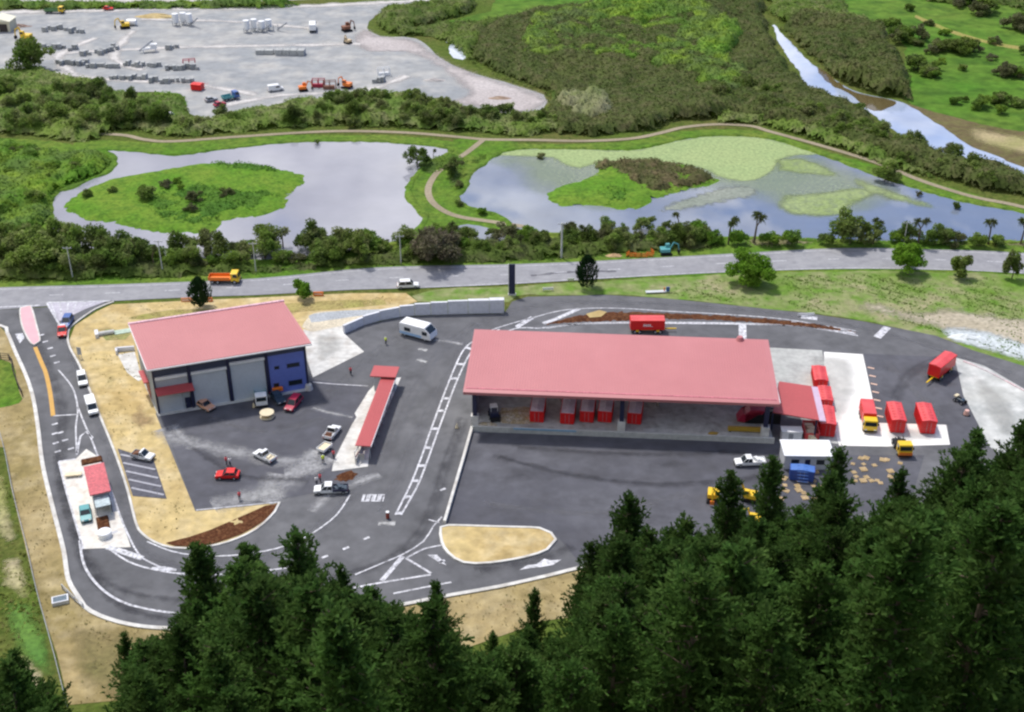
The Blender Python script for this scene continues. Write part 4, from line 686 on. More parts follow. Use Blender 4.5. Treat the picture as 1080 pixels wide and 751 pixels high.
# single trees on the verges
def own_tree(px_, py_, label, **k):
    o = make_tree('tree', **k); x, y = G(px_, py_); o.location = (x, y, 0); return tag(o, label, 'tree')
own_tree(790, 299, 'broad round green tree on the verge south of the main road', seed=201, h=7.4, r=4.9, leafmat=L_BRIGHT, leaf=.45, n=2600, tr=.2, lumps=18)
own_tree(957, 290, 'spreading green tree with a bare trunk on the verge', seed=202, h=6.6, r=4.2, leafmat=L_BRIGHT, leaf=.42, n=2200, tr=.2, low=.35, lumps=16)
own_tree(1011, 292, 'slim grey-green tree on the verge near the right edge', seed=203, h=5.6, r=2.4, leafmat=L_BUSH, leaf=.45, n=900, tr=.15)
own_tree(1067, 294, 'rightmost dark tree on the verge beside the road', seed=204, h=7, r=2.0, leafmat=L_BUSH, leaf=.45, n=900, tr=.15)
own_tree(322, 315, 'small bright green tree beside the orange barrier', seed=205, h=4.6, r=2.0, leafmat=L_BRIGHT, leaf=.4, n=800, tr=.1)
def flame_tree(name, px_, py_, h, r, label, mt, spiky):
    root = empty(name, *G(px_, py_)); rd = random.Random(h*10); Q = []
    for i in range(1500):
        t = rd.random()**.8; a = rd.uniform(0, 6.28); rr = r*math.sin(math.pi*min(1, t*.85+.12))**.7*rd.uniform(.4, 1); z0 = h*t
        if spiky: rr *= 1+.35*math.sin(a*4)
        p = Vector((math.cos(a)*rr, math.sin(a)*rr, z0+.2)); d = Vector((math.cos(a)*.5, math.sin(a)*.5, 1)).normalized(); s = d.orthogonal().normalized()*.12; l = rd.uniform(.4, .9)
        Q.append([tuple(p-s), tuple(p+s), tuple(p+d*l+s*.4), tuple(p+d*l-s*.4)])
    quads_obj('crown', np.array(Q), mt, root); MB().bar((0, 0, -.2), (0, 0, h*.7), .15, 0, 7, .05).build('trunk', [M_BARK], root); return tag(root, label, 'tree')
flame_tree('conifer', 619, 303, 7.2, 2.5, 'dark upright conifer on the verge left of the white road signs', L_DARK, False)
flame_tree('conifer', 212, 323, 6.2, 2.0, 'dark spiky tree on dry grass behind the grey workshop', L_DARK, True)
# ---- pines on the near slope
def make_pine(seed, H, Rm):
    rg = np.random.default_rng(seed); Q = []; root = empty('pine_tree', 0, 0); mb = MB(); mb.bar((0, 0, -1), (0, 0, H*.5), .32, 0, 8, .2); mb.bar((0, 0, H*.5), (0, 0, H*.97), .2, 0, 7, .03)
    z = H*.10
    while z < H*.985:
        t = z/H; Rz = Rm*(1-t)**.63*(1.0 if t > .25 else .75+t)+.2; nb = int(rg.integers(5, 8))if t < .9 else 4
        for b in range(nb):
            a = rg.uniform(0, 6.28); L_ = Rz*rg.uniform(.45, 1.15)*(1+.22*math.sin(2*a+z*.4+seed)+.12*math.sin(3*a-z*.9)); el = R(rg.uniform(2, 34)+22*t*t); d = np.array([math.cos(a)*math.cos(el), math.sin(a)*math.cos(el), math.sin(el)])
            if rg.random() < .5: mb.bar((0, 0, z), tuple(np.array([0, 0, z])+d*L_*.8), .05, 0, 4, .015)
            side = np.array([-math.sin(a), math.cos(a), 0]); nt = max(3, int(L_/.24))
            for k in range(nt):
                q = (k+.5)/nt; 
                if q < .12: continue
                w = .62*(1-q*.55)*L_*.33; p = np.array([0, 0, z])+d*L_*q+side*rg.uniform(-w, w)+np.array([0, 0, .25*q*q*L_*.4+rg.uniform(-.12, .12)])
                Q.append(p)
        z += rg.uniform(.34, .52)*(1 if t < .8 else .75)
    P = np.array(Q); m = 5; P = np.repeat(P, m, 0); n = len(P); out = P.copy(); out[:, 2] = 0; out /= (np.linalg.norm(out, axis=1)[:, None]+1e-6)
    D = out*.6+rg.normal(size=(n, 3))*.55+np.array([0, 0, .75]); D /= np.linalg.norm(D, axis=1)[:, None]; S = np.cross(D, rg.normal(size=(n, 3))); S /= np.linalg.norm(S, axis=1)[:, None]
    l = rg.uniform(.32, .68, n)[:, None]; w = rg.uniform(.05, .09, n)[:, None]; B = P-D*l*.25
    quads_obj('crown', np.stack([B-S*w*.6, B+S*w*.6, B+D*l+S*w, B+D*l-S*w], 1), L_PINE, root); mb.build('trunk', [M_BARK], root); root['h'] = H; return root
PINES = [make_pine(300+i, 22, [5.4, 4.8, 5.9, 5.1, 4.4][i]) for i in range(5)]
SILX = [-40, 0, 12, 30, 60, 122, 130, 160, 195, 213, 240, 262, 290, 318, 340, 358, 380, 410, 440, 455, 470, 500, 530, 562, 590, 607, 625, 650, 668, 690, 715, 735, 755, 775, 800, 818, 840, 862, 885, 910, 930, 950, 975, 1000, 1025, 1048, 1070, 1100]
SILY = [670, 685, 690, 740, 790, 790, 668, 662, 630, 565, 612, 575, 606, 562, 596, 594, 628, 618, 650, 612, 668, 680, 676, 650, 668, 650, 580, 545, 498, 548, 540, 548, 545, 490, 525, 476, 545, 525, 466, 545, 535, 492, 530, 520, 452, 500, 446, 430]
def sil(x): return float(np.interp(x, SILX, SILY))
PLACED = []
def pine(x, y, h, label, group=None, fat=1.0):
    i = random.randrange(5); s = h/22; g0 = float(terrain(x, y)); fat *= random.uniform(1.08, 1.35) if group else 1.1; o = copy_tree(PINES[i], (x, y, g0-.3), random.uniform(0, 6.28), (s*fat, s*fat, s)); o.rotation_euler.x = random.gauss(0, .02); o.rotation_euler.y = random.gauss(0, .02); PLACED.append((x, y)); del o['h']; return tag(o, label, 'pine tree', group)
HERO = [(213, 563, 106, 1.0, 'tall pine whose tip overlaps the white lane line by the brown mulch'), (265, 574, 107, 1, 'pine between the two taller ones in front of the curved lane'), (318, 561, 107, 1, 'pine whose tip reaches the lane right of the brown mulch bed'), (358, 593, 112, .75, 'slim pine just left of the painted lane triangle'), (130, 668, 108, .7, 'leftmost pine of the wood in front of the dry bank'), (456, 612, 116, .72, 'slender pine standing alone below the painted lane triangle'), (562, 618, 122, .7, 'small pine on the dry bank below the oval island'), (520, 668, 117, .7, 'low pine leaning out of the wood beside the small bank pine'),
        (668, 492, 125, 1.05, 'tall pine in front of the lower yard, first of the right-hand wood'), (716, 538, 122, .95, 'pine between the two tallest in front of the lower yard'), (775, 486, 128, .8, 'narrow pine whose tip touches the white utility truck'), (819, 472, 130, .8, 'narrow pine beside the long white office roof'), (887, 460, 128, .85, 'pine whose tip stands before the white concrete pad'), (951, 490, 128, .9, 'pine in front of the yellow truck below the red bins'), (1027, 449, 124, 1, 'tall pine before the stained concrete apron'), (1071, 442, 122, .9, 'tall pine at the right edge before the apron'), (620, 575, 120, .9, 'pine at the left flank of the right-hand wood'), (843, 535, 122, .9, 'pine right of the blue container'), (12, 686, 100, 1.0, 'dark pine cut off by the lower left corner'), (395, 618, 112, .8, 'pine behind the slender one near the road edge'), (740, 560, 125, .9, 'pine before the orange excavator')]
for tx, ty, Y, fat, lb in HERO:
    b = (375.5-ty)/F; dy = CP+b*SP; dz = -SP+b*CP; t = Y/dy; X = (tx-540)/F*t; zt = CH+dz*t; g0 = float(terrain(X, Y)); h = zt-g0
    pine(X, Y, max(9, min(30, h)), lb, fat=fat*(24/max(14, min(30, h)))**.5)
n = 0; tries = 0
while n < 268 and tries < 9000:
    tries += 1; Y = 52+94*random.random()**.8; X = random.uniform(-75, 88); g0 = float(terrain(X, Y))
    if hill0(X)-Y < 2: continue
    sp = 3.2 if Y > 90 else 3.9
    if any((X-a)**2+(Y-b)**2 < sp*sp for a, b in PLACED): continue
    h = random.uniform(17, 26); px_, py_ = PX(X, Y, g0+h); lim = sil(px_)+random.uniform(2, 26)
    while py_ < lim and h > 8: h -= 1; px_, py_ = PX(X, Y, g0+h)
    if py_ < lim or py_ > 800 or px_ < -60 or px_ > 1140: continue
    # keep the tan bank gap and the lower left grass clear
    bad = False
    for dx in (-3, 0, 3):
        qx, qy = PX(X+dx, Y, g0+h*.55)
        if qy < sil(qx)-4: bad = True
    if bad: continue
    pine(X, Y, h, 'dark green pine in the dense wood on the near slope', 'pines of the near wood'); n += 1
print('pines', n, tries)
hide_protos(ROUND+SHRUB+PALMS+PINES)
# tufts and litter strewn over the verges
def tufts(name, px, n, size, m, label, z0=.12, seed=5):
    rg = np.random.default_rng(seed); w = W(px); P = np.array(w); X = rg.uniform(P[:, 0].min(), P[:, 0].max(), n); Y = rg.uniform(P[:, 1].min(), P[:, 1].max(), n); X = X+.8*np.sin(Y*1.3+X); ins = inpoly(X, Y, w)
    X, Y = X[ins], Y[ins]; keep = (np.sin(X*.31)+np.cos(Y*.27+X*.1)+rg.normal(0, .8, len(X))) > .2; X, Y = X[keep], Y[keep]
    o = quads_obj(name, rand_quads(np.stack([X, Y, terrain(X, Y)+z0+rg.uniform(0, .12, len(X))], -1), size, .6, .6, rg), m); return tag(o, label, 'grass tufts', kind='stuff')
M_TUFT = mat('dry_tuft', [(.20, .17, .06), (.13, .15, .04), (.30, .22, .10)], (.2, 1), **FOL); M_GTUFT = mat('green_tuft', [(.10, .20, .025), (.17, .22, .05)], (.2, 1), **FOL)
tufts('verge_tufts', [(120, 324), (270, 316), (420, 312), (420, 322), (330, 330), (250, 325), (135, 345), (165, 440), (203, 535), (180, 570), (150, 555), (120, 470), (90, 390), (78, 350)], 8000, .24, M_TUFT, 'brown and olive tufts dotted over the dry bank round the workshop')
tufts('verge_tufts', [(0, 440), (36, 440), (52, 530), (80, 632), (110, 655), (180, 668), (420, 644), (610, 602), (600, 640), (480, 690), (300, 735), (75, 742), (40, 640), (10, 500)], 13000, .26, M_TUFT, 'olive tufts dotted over the dry bank below the lane', seed=6)
tufts('verge_tufts', [(700, 300), (800, 292), (900, 290), (1078, 294), (1078, 380), (990, 350), (900, 333), (800, 322), (700, 312)], 14000, .4, M_GTUFT, 'green tufts over the verge between road and site', .06, 7)
tufts('rough_tufts', [(0, 470), (14, 520), (28, 580), (42, 640), (66, 744), (0, 751), (-60, 751), (-60, 470)], 9000, .5, mat('yellow_tuft', [(.22, .24, .05), (.12, .17, .03), (.32, .28, .12)], (.15, .6), **FOL), 'yellow green rough grass outside the boundary fence', .05, 8)
# ------------------------------------------------------------------ buildings
def root_thing(name, x, y, rz, label, cat, group=None, z=0): return tag(empty(name, x, y, z, rz), label, cat, group)
def B(parent, name, mats, fn, bevel=0, label=None):
    mb = MB(); fn(mb); o = mb.build(name, mats if isinstance(mats, list) else [mats], parent, bevel)
    if label: o['label'] = label
    return o
def workshop():
    sh = -math.tan(R(7)); r = root_thing('workshop_building', -66.6, 195.4, R(18.9), 'grey and blue workshop with pale red roof and two roller doors', 'building')
    class S(MB):
        def build(s, *a, **k): s.v = [(x+y*sh, y, z) for x, y, z in s.v]; return MB.build(s, *a, **k)
    def P(name, mats, fn, parent=r, lb=None):
        mb = S(); fn(mb); o = mb.build(name, mats if isinstance(mats, list) else [mats], parent)
        if lb: o['label'] = lb
        return o
    W_, D_, H_ = 28.6, 15, 10.3
    def walls(m):
        m.box(0, .25, .25, D_, 0, H_); m.box(W_-.25, W_, .25, D_, 0, H_); m.box(.25, W_-.25, D_-.25, D_, 0, H_+.9)
        m.add([(.02, .3, H_), (.02, D_, H_), (.02, D_, H_+1.1)], [(0, 1, 2), (2, 1, 0)]); m.add([(W_-.02, .3, H_), (W_-.02, D_, H_), (W_-.02, D_, H_+1.1)], [(0, 1, 2), (2, 1, 0)])
        for k in range(1, 15): m.box(-.06, 0, k-.06, k+.06, .1, H_)
    P('wall', M_CLAD, walls)
    P('floor_slab', M_CONC, lambda m: m.box(-.2, W_+.2, -.9, D_, .02, .22))
    bays = [0, 6.6, 13.8, 21.0, 28.6]
    for u in bays: P('column', M_NAVY, lambda m: m.box(u-.3 if u else 0, u+.3 if u < 28 else u, -.15, .3, .22, H_))
    def fascia(m):
        for i in range(4):
            z0 = (8.1, 8.0, 8.7, 8.6)[i]; m.box(bays[i]+.3, bays[i+1]-.3, .05, .25, z0, H_)
            z_ = z0+.3
            while z_ < H_-.1: m.box(bays[i]+.3, bays[i+1]-.3, .0, .05, z_, z_+.1); z_ += .35
    P('fascia', flat('slate_blue_cladding', (.06, .075, .13), .5), fascia)
    def roller(u0, u1, z1):
        o = P('roller_door', M_ROLLER, lambda m: [m.box(u0, u1, .10, .20, .22+k*(z1-.22)/22, .22+(k+.9)*(z1-.22)/22) for k in range(22)]+[m.box(u0, u1, .18, .24, .22, z1)])
        P('door_housing', M_WHITE, lambda m: m.box(u0-.1, u1+.1, -.25, .2, z1, z1+.55), o)
    roller(7.0, 13.4, 7.4); roller(14.2, 20.6, 8.1)
    P('roller_door', M_ROLLER, lambda m: [m.box(.4, 4.7, .10, .20, .22+k*.25, .42+k*.25) for k in range(20)]+[m.box(.4, 4.7, .18, .24, .22, 5.2)])
    P('wall_panel', M_CLAD, lambda m: (m.box(4.75, 6.25, .12, .24, 2.6, 6.0), m.box(.35, 4.7, .12, .24, 5.25, 7.4), m.box(4.7, 6.25, .12, .24, 6.0, 7.4)))
    d = P('door', M_NAVY, lambda m: m.box(5.2, 6.2, .10, .18, .22, 2.6)); P('handle', M_FENCE, lambda m: m.box(5.3, 5.4, .04, .1, 1.2, 1.35), d)
    P('window', M_CLAD, lambda m: m.box(4.72, 5.15, .12, .2, .22, 2.6))
    P('window_band', M_WHITE, lambda m: m.box(.35, 6.2, -.25, .1, 7.4, 8.0))
    P('awning', M_ROOFD, lambda m: m.prism([(0, 0), (0, 0)], 0, 0) if False else m.add([(.1, -1.9, 5.1), (6.9, -1.9, 5.1), (6.9, .05, 5.75), (.1, .05, 5.75), (.1, -1.9, 4.95), (6.9, -1.9, 4.95), (6.9, .05, 5.6), (.1, .05, 5.6)], [(0, 1, 2, 3), (7, 6, 5, 4), (0, 4, 5, 1), (1, 5, 6, 2), (2, 6, 7, 3), (3, 7, 4, 0)]))
    P('front_panel', M_BLUE, lambda m: m.box(21.35, 28.25, .02, .25, .22, 8.6), lb='bright blue wall panel with small windows')
    for u0, u1, z0, z1 in ((22.4, 23.3, 5.6, 6.1), (24.8, 27.2, 5.5, 6.2), (21.9, 22.9, 1.6, 2.4), (24.8, 27.4, 1.5, 2.4)):
        f = P('window', M_GLASS, lambda m: m.box(u0, u1, -.02, .02, z0, z1)); P('frame', M_NAVY, lambda m: (m.box(u0-.08, u1+.08, -.05, .0, z1, z1+.08), m.box(u0-.08, u1+.08, -.05, .0, z0-.08, z0)), f)
    def roof(m):
        a, b, c, d_ = (-.9, -1.2), (W_+1.0, -1.0), (W_+.6, D_+.8), (-.7, D_+.8); zz = [10.35, 10.35, 11.6, 11.6]
        q = [(p[0], p[1], z_) for p, z_ in zip((a, b, c, d_), zz)]; m.add(q+[(x, y, z_+.22) for x, y, z_ in q], [(3, 2, 1, 0), (4, 5, 6, 7), (0, 1, 5, 4), (1, 2, 6, 5), (2, 3, 7, 6), (3, 0, 4, 7)])
        for k in range(1, 60):
            u = -.7+k*.5; m.add([(u-.05, -1.15, 10.6), (u+.05, -1.15, 10.6), (u+.05, D_+.7, 11.84), (u-.05, D_+.7, 11.84), (u, -1.15, 10.65), (u, D_+.7, 11.89)], [(0, 4, 5, 3), (4, 1, 2, 5)])
    ro = P('roof', M_ROOF, roof); P('ridge_flashing', mat('faded_flashing', [(.62, .38, .46), (.7, .45, .5)], (.5, 1), .5), lambda m: m.box(-.8, W_+.8, D_+.4, D_+1, 11.6, 11.95), ro)
    P('gutter', M_WHITE, lambda m: m.box(-.9, W_+1, -1.38, -1.2, 10.25, 10.5), ro)
    P('barge_board', M_WHITE, lambda m: m.add([(-1.0, -1.2, 10.3), (-.88, -1.2, 10.3), (-.68, D_+.8, 11.55), (-.8, D_+.8, 11.55), (-1.0, -1.2, 10.62), (-.88, -1.2, 10.62), (-.68, D_+.8, 11.87), (-.8, D_+.8, 11.87)], [(3, 2, 1, 0), (4, 5, 6, 7), (0, 1, 5, 4), (1, 2, 6, 5), (2, 3, 7, 6), (3, 0, 4, 7)]), ro)
    P('side_awning', M_ROOFD, lambda m: m.box(-1.1, -.1, 5, 10, 4.2, 4.4)); P('side_door', flat('dark_red_door', (.22, .02, .03), .5), lambda m: m.box(-.1, -.03, 5.5, 9.5, .2, 4.0))
    sheet('side_pad', [(124, 374), (142, 371), (150, 400), (146, 402), (134, 393)], .09, M_CONCW, sm=False)
    a, b, c = G(123.5, 374.5), G(123, 371), G(142, 369.5); t = root_thing('kerb_wall', *a, 0, 'low grey wall edging the white pad left of the workshop', 'wall'); q = lambda p: (p[0]-a[0], p[1]-a[1])
    for u, v_ in ((b, c), (a, b)):
        l = math.dist(u, v_); w_ = q(((u[0]+v_[0])/2, (u[1]+v_[1])/2)); B(t, 'wall_panel', M_WALLC, lambda m: m.box(w_[0]-l/2, w_[0]+l/2, w_[1]-.2, w_[1]+.2, 0, 1.0, rz=math.atan2(v_[1]-u[1], v_[0]-u[0])))
workshop()
def shed():
    x, y = -7.2, 189.8; rz = R(-4.2); r = root_thing('tipping_shed', x, y, rz, 'long open-fronted waste shed under a huge pale red roof', 'building')
    L_, D_ = 54.6, 20
    B(r, 'floor_slab', mat('shed_floor', [(.40, .42, .42), (.50, .50, .47), (.30, .29, .27)], (.12, .4), .8, (.5, .15)), lambda m: m.box(0, L_, 0, D_, .02, 1.0))
    B(r, 'slab_edge', M_CONC, lambda m: m.box(-.1, L_+.3, -.35, .0, .02, 1.25)); B(r, 'spill_guard', flat('pale_blue_steel', (.28, .46, .62), .5), lambda m: m.box(7.5, 19, -.42, -.34, .9, 1.3))
    for u in (.3, 27.2, 53.2):
        c = B(r, 'column', M_NAVY, lambda m: m.box(u-.4, u+.4, .5, 1.3, 3.0, 8.4), .03); B(c, 'plinth', M_CONCW, lambda m: m.box(u-.7, u+.7, .3, 1.5, 1.0, 3.0))
    for u in (.3, 14, 27.2, 40, 53.2): B(r, 'rear_column', M_NAVY, lambda m: m.box(u-.3, u+.3, D_-2, D_-1.4, 1.0, 9.6))
    B(r, 'rear_wall', M_CONC, lambda m: (m.box(0, L_, D_-1.2, D_-.9, 1.0, 5)))
    B(r, 'side_wall', M_CLAD, lambda m: m.box(-.1, .15, 3, D_-1, 1.0, 6)); [B(r, 'push_wall', M_CONCW, lambda m: m.box(u, u+.4, 9.3, D_-1.2, 1, 4)) for u in (15.6, 34)]
    def roof(m):
        x0, x1 = -1.6, 55.0; pts = [(-.55, 8.15), (-.62, 8.75), (.15, 9.0), (.35, 8.92), (20.4, 10.15), (20.4, 9.95), (.3, 8.7)]
        for i in range(len(pts)):
            pass
        v = [(x0, a, b) for a, b in pts]+[(x1, a, b) for a, b in pts]; n = len(pts)
        m.add(v, [tuple(range(n)), tuple(range(2*n-1, n-1, -1))]+[(i, i+n, (i+1) % n+n, (i+1) % n)[::-1] for i in range(n)])
        for k in range(1, 112):
            u = x0+k*.5; m.add([(u-.05, .4, 8.925), (u+.05, .4, 8.925), (u+.05, 20.3, 10.145), (u-.05, 20.3, 10.145), (u, .4, 8.97), (u, 20.3, 10.19)], [(0, 4, 5, 3), (4, 1, 2, 5)])
    ro = B(r, 'roof', M_ROOF, roof); B(ro, 'gutter_lip', mat('roof_lip', [(.60, .20, .24), (.55, .18, .22)], (.3, 1), .5), lambda m: m.box(-1.2, 54.6, .36, .62, 8.93, 9.02)); B(ro, 'barge_board', M_WHITE, lambda m: m.box(55.0, 55.12, -.3, 20.3, 8.6, 8.9))  # narrow lighter red lip along the roof's front fold
    B(r, 'rafter', M_NAVY, lambda m: [m.box(u-.15, u+.15, .5, D_-1.5, 8.2, 8.6) for u in (.3, 13.7, 27.2, 40, 53.2)])
    v = B(ro, 'roof_vent', M_ROOF, lambda m: m.cyl((49.6, 20.0, 10.0), 'z', .9, .8, 14, 0, .5))
shed()
def lean_to():
    r = root_thing('side_canopy', *G(822, 458), R(-10), 'lower dark red lean-to roof joined to the right end of the shed', 'canopy')
    c = [G(821.5, 403, 6.2), G(855.5, 408, 6.2), G(864, 444, 4.8), G(815, 435.5, 4.8)]; zz = [6.2, 6.2, 4.8, 4.8]; M = Matrix.Rotation(-R(-10), 3, 'Z'); lx, ly = r.location.x, r.location.y
    q = [tuple(M @ Vector((a-lx, b-ly, z_))) for (a, b), z_ in zip(c, zz)]
    def rf(m, up=.18): m.add(q+[(a, b, z_+up) for a, b, z_ in q], [(0, 1, 2, 3), (7, 6, 5, 4), (4, 5, 1, 0), (5, 6, 2, 1), (6, 7, 3, 2), (7, 4, 0, 3)])
    ro = B(r, 'roof', M_ROOFD, rf)
    e = [q[1], q[2]]; B(ro, 'gutter', flat('lilac_flashing', (.56, .42, .55), .5), lambda m: m.add([(e[0][0], e[0][1], e[0][2]+.1), (e[1][0], e[1][1], e[1][2]+.1), (e[1][0]+1.2, e[1][1], e[1][2]+.1), (e[0][0]+1.2, e[0][1], e[0][2]+.1), (e[0][0], e[0][1], e[0][2]-.1), (e[1][0], e[1][1], e[1][2]-.1), (e[1][0]+1.2, e[1][1], e[1][2]-.1), (e[0][0]+1.2, e[0][1], e[0][2]-.1)], [(0, 1, 2, 3), (7, 6, 5, 4), (4, 5, 1, 0), (5, 6, 2, 1), (6, 7, 3, 2), (7, 4, 0, 3)]))
    for k in (1, 2, 3, 0):
        a = q[k]; B(r, 'post', M_NAVY, lambda m: m.box(a[0]*.94-.15, a[0]*.94+.15, a[1]+(.5 if k > 1 else -.5)-.15, a[1]+(.5 if k > 1 else -.5)+.15, .1, a[2]))
lean_to()
# weighbridge booth strip with the long red canopy
def drop_off():
    a, b = G(386, 471, 3), G(413, 398, 3); rz = math.atan2(b[1]-a[1], b[0]-a[0]); r = root_thing('drop_off_canopy', a[0]-.4, a[1], rz, 'long narrow deep red canopy over the recycling drop-off wall', 'canopy'); L_ = math.dist(a, b)
    B(r, 'roof', M_ROOFD, lambda m: (m.box(0, L_, -1.25, 1.55, 3.0, 3.16), [m.box(0, L_, -1.2+k*.45, -1.12+k*.45, 3.16, 3.21) for k in range(6)]))
    B(r, 'end_roof', M_ROOFD, lambda m: m.box(L_-1.0, L_+3.0, -1.4, 3.6, 3.5, 3.7), label='higher crosswise end of the red canopy')
    B(r, 'fascia', M_WHITE, lambda m: m.box(0, L_, -1.35, -1.25, 2.85, 3.15))
    for k in range(7): B(r, 'post', M_GREYM, lambda m: m.box(.4+k*(L_-1)/6, .55+k*(L_-1)/6, -1, -.85, .12, 3.0))
    B(r, 'bay_wall', M_CONCW, lambda m: (m.box(-1.5, L_-1, 1.1, 1.4, .12, 1.3), [m.box(k*3.3, k*3.3+.25, .0, 1.1, .12, 1.3) for k in range(8)]))
    B(r, 'end_cabin', M_GREYM, lambda m: m.box(L_-.6, L_+2.4, -.6, 3.0, .12, 3.5))
drop_off()
sheet('drop_off_apron', [(389, 412), (401, 400), (423, 398), (390, 474), (388, 492), (350, 497), (352, 486), (371, 448), (376, 440), (374, 436)], .145, M_CONCW, sm=False)
r = root_thing('sign_board', *G(377, 486), R(75), 'small white notice frame at the near end of the drop-off canopy', 'sign')
B(r, 'frame', M_WHITE, lambda m: (m.box(-1, -.9, -.05, .05, .12, 2.6), m.box(.9, 1, -.05, .05, .12, 2.6), m.box(-1, 1, -.05, .05, 2.4, 2.6))); B(r, 'panel', flat('maroon_panel', (.25, .03, .05), .5), lambda m: m.box(-.85, .85, -.03, .03, .9, 1.5))
# gatehouse
sheet('gatehouse_island', [(62, 486.6), (80, 484), (91, 473.5), (102.5, 481), (119, 522), (138, 577), (87.6, 579), (75, 535), (68, 511)], .15, mat('island_concrete', [(.66, .64, .58), (.74, .72, .68), (.56, .50, .44)], (.15, .6), .85, (.5, .12)), sm=False)
line([(62, 487), (68, 511), (75, 535), (88, 579)], .35, False, 'painted_line'); line([(62, 486.5), (80, 484)], .3, False)
def gatehouse():
    a = G(98, 545); rz = R(-67); a = G(106, 521, 3.2); b = G(99, 491, 3.2); rz = math.atan2(b[1]-a[1], b[0]-a[0]); L_ = math.dist(a, b)
    r = root_thing('gatehouse', a[0], a[1], rz, 'small gatehouse with a deep pink roof on the entry island', 'gatehouse')
    B(r, 'roof', mat('coral_roofing', [(.56, .13, .15), (.52, .11, .13)], (.3, 1), .5), lambda m: (m.box(0, L_, -1.7, 1.7, 3.2, 3.4), [m.box(0, L_, -1.6+k*.4, -1.53+k*.4, 3.4, 3.45) for k in range(9)]))
    B(r, 'wall', M_CLAD, lambda m: m.box(.5, L_-.5, -1.3, 1.3, .15, 3.2)); B(r, 'window', M_GLASS, lambda m: (m.box(.44, .5, -1.1, 1.1, 1.2, 2.4), m.box(2, L_-2, -1.36, -1.3, 1.2, 2.4)))
    B(r, 'porch', mat('pale_glass_roof', [(.48, .56, .58), (.40, .48, .50)], (.3, 1), .3), lambda m: (m.box(-2.6, .4, -1.2, 1.2, 2.4, 2.5), m.box(-2.5, -2.4, -1.1, -1.0, .15, 2.4), m.box(-2.5, -2.4, 1.0, 1.1, .15, 2.4)), label='pale grey porch roof')
    B(r, 'side_panel', M_NAVY, lambda m: m.box(-1.6, .5, -1.35, -1.2, .15, 2.4))
gatehouse()
B(root_thing('earth_bed', *G(109, 553), R(-68), 'dark brown planting bed beside the gatehouse porch', 'planter'), 'soil', M_MULCH, lambda m: m.box(-1.9, 1.9, -1, 1, .15, .45, tx=.9, ty=.85))
t = root_thing('planter_ring', *G(111, 566), 0, 'white round disc-shaped cover at the tail of the gatehouse island', 'cover'); B(t, 'drum', M_WHITE, lambda m: m.cyl((0, 0, .15), 'z', 1.1, .9, 16)); B(t, 'lid', M_WHITE, lambda m: m.cyl((0, 0, 1.05), 'z', 1.15, .08, 16, 0, 1.0))
B(root_thing('earth_bed', *G(97, 487), R(-68), 'dark brown garden bed at the front of the gatehouse', 'planter'), 'soil', M_MULCH, lambda m: m.box(-.9, .9, -1.8, 1.8, .15, .45, tx=.85, ty=.9))
t = root_thing('concrete_bench', *G(78, 503), R(10), 'pale tan block seat on the gatehouse island', 'bench'); B(t, 'seat', M_CREAM, lambda m: m.box(-1.4, 1.4, -.5, .5, .5, .7), .03)
for s in (-1, 1): B(t, 'leg', M_CONC, lambda m: m.box(s*1.0-.15, s*1.0+.15, -.4, .4, .15, .5))
# precast retaining wall of the loop
def precast_wall():
    w = smooth(W([(363.5, 352.5), (384, 343.5), (422, 334.8), (472.5, 332.2), (532, 330.8)]), False, 3.2); r = root_thing('precast_wall', w[0][0], w[0][1], 0, 'curved pale grey precast concrete wall around the top of the loop', 'wall')
    ox, oy = w[0]
    for i in range(len(w)-1):
        (x1, y1), (x2, y2) = w[i], w[i+1]; a = math.atan2(y2-y1, x2-x1); l = math.dist(w[i], w[i+1]); h = 2.0+1.3*min(1, i/6); t = .6+1.1*max(0, (i-6)/(len(w)-7)); cx, cy = (x1+x2)/2-ox, (y1+y2)/2-oy
        cx -= math.sin(a)*t/2; cy += math.cos(a)*t/2
        B(r, 'wall_panel', M_WALLC, lambda m: m.box(cx-l/2+.03, cx+l/2-.03, cy-t/2, cy+t/2, .1, h, rz=a), .04)
precast_wall()
def post_fence(name, px, label, h=1.2, every=3.0, rails=3, m=M_FENCE, r_=.05):
    w = W(px); r = root_thing(name, w[0][0], w[0][1], 0, label, 'fence'); ox, oy = w[0]; d = smooth(w, False, every); mb = MB()
    for q in d: mb2 = MB(); x_, y_ = q[0]-ox, q[1]-oy; z_ = float(terrain(*q)); mb2.bar((x_, y_, z_), (x_, y_, z_+h), r_, 0, 6); mb2.build('post', [m], r)
    for a, b in zip(d, d[1:]):
        for k in range(rails): z1, z2 = float(terrain(*a)), float(terrain(*b)); hh = h*(.3+.68*k/max(1, rails-1)); mb.bar((a[0]-ox, a[1]-oy, z1+hh), (b[0]-ox, b[1]-oy, z2+hh), r_*.6, 0, 5)
    mb.build('rail', [m], r); return r
post_fence('boundary_fence', [(-10, 430), (4, 472), (15, 525), (29, 580), (36, 612), (43, 640), (52, 672), (60, 702), (71, 746)], 'thin grey boundary fence running down the left side', 1.5, 3, 5, r_=.07)
post_fence('guard_rail', [(66, 621), (72, 627), (79, 634), (88, 641)], 'short grey guard rail at the outer bend above the culvert', .9, 1.6, 2, r_=.11)
post_fence('timber_fence', [(-20, 379), (10, 379.5), (14, 392), (20, 410), (24, 418)], 'dark timber rail fence round the grassy pit at the left edge', 1.4, 1.8, 3, M_DARKT, .12)
sheet('grass_pit', [(-30, 382), (10, 382), (18, 408), (20, 425), (-30, 428)], .08, M_GREEN, rough=.2)
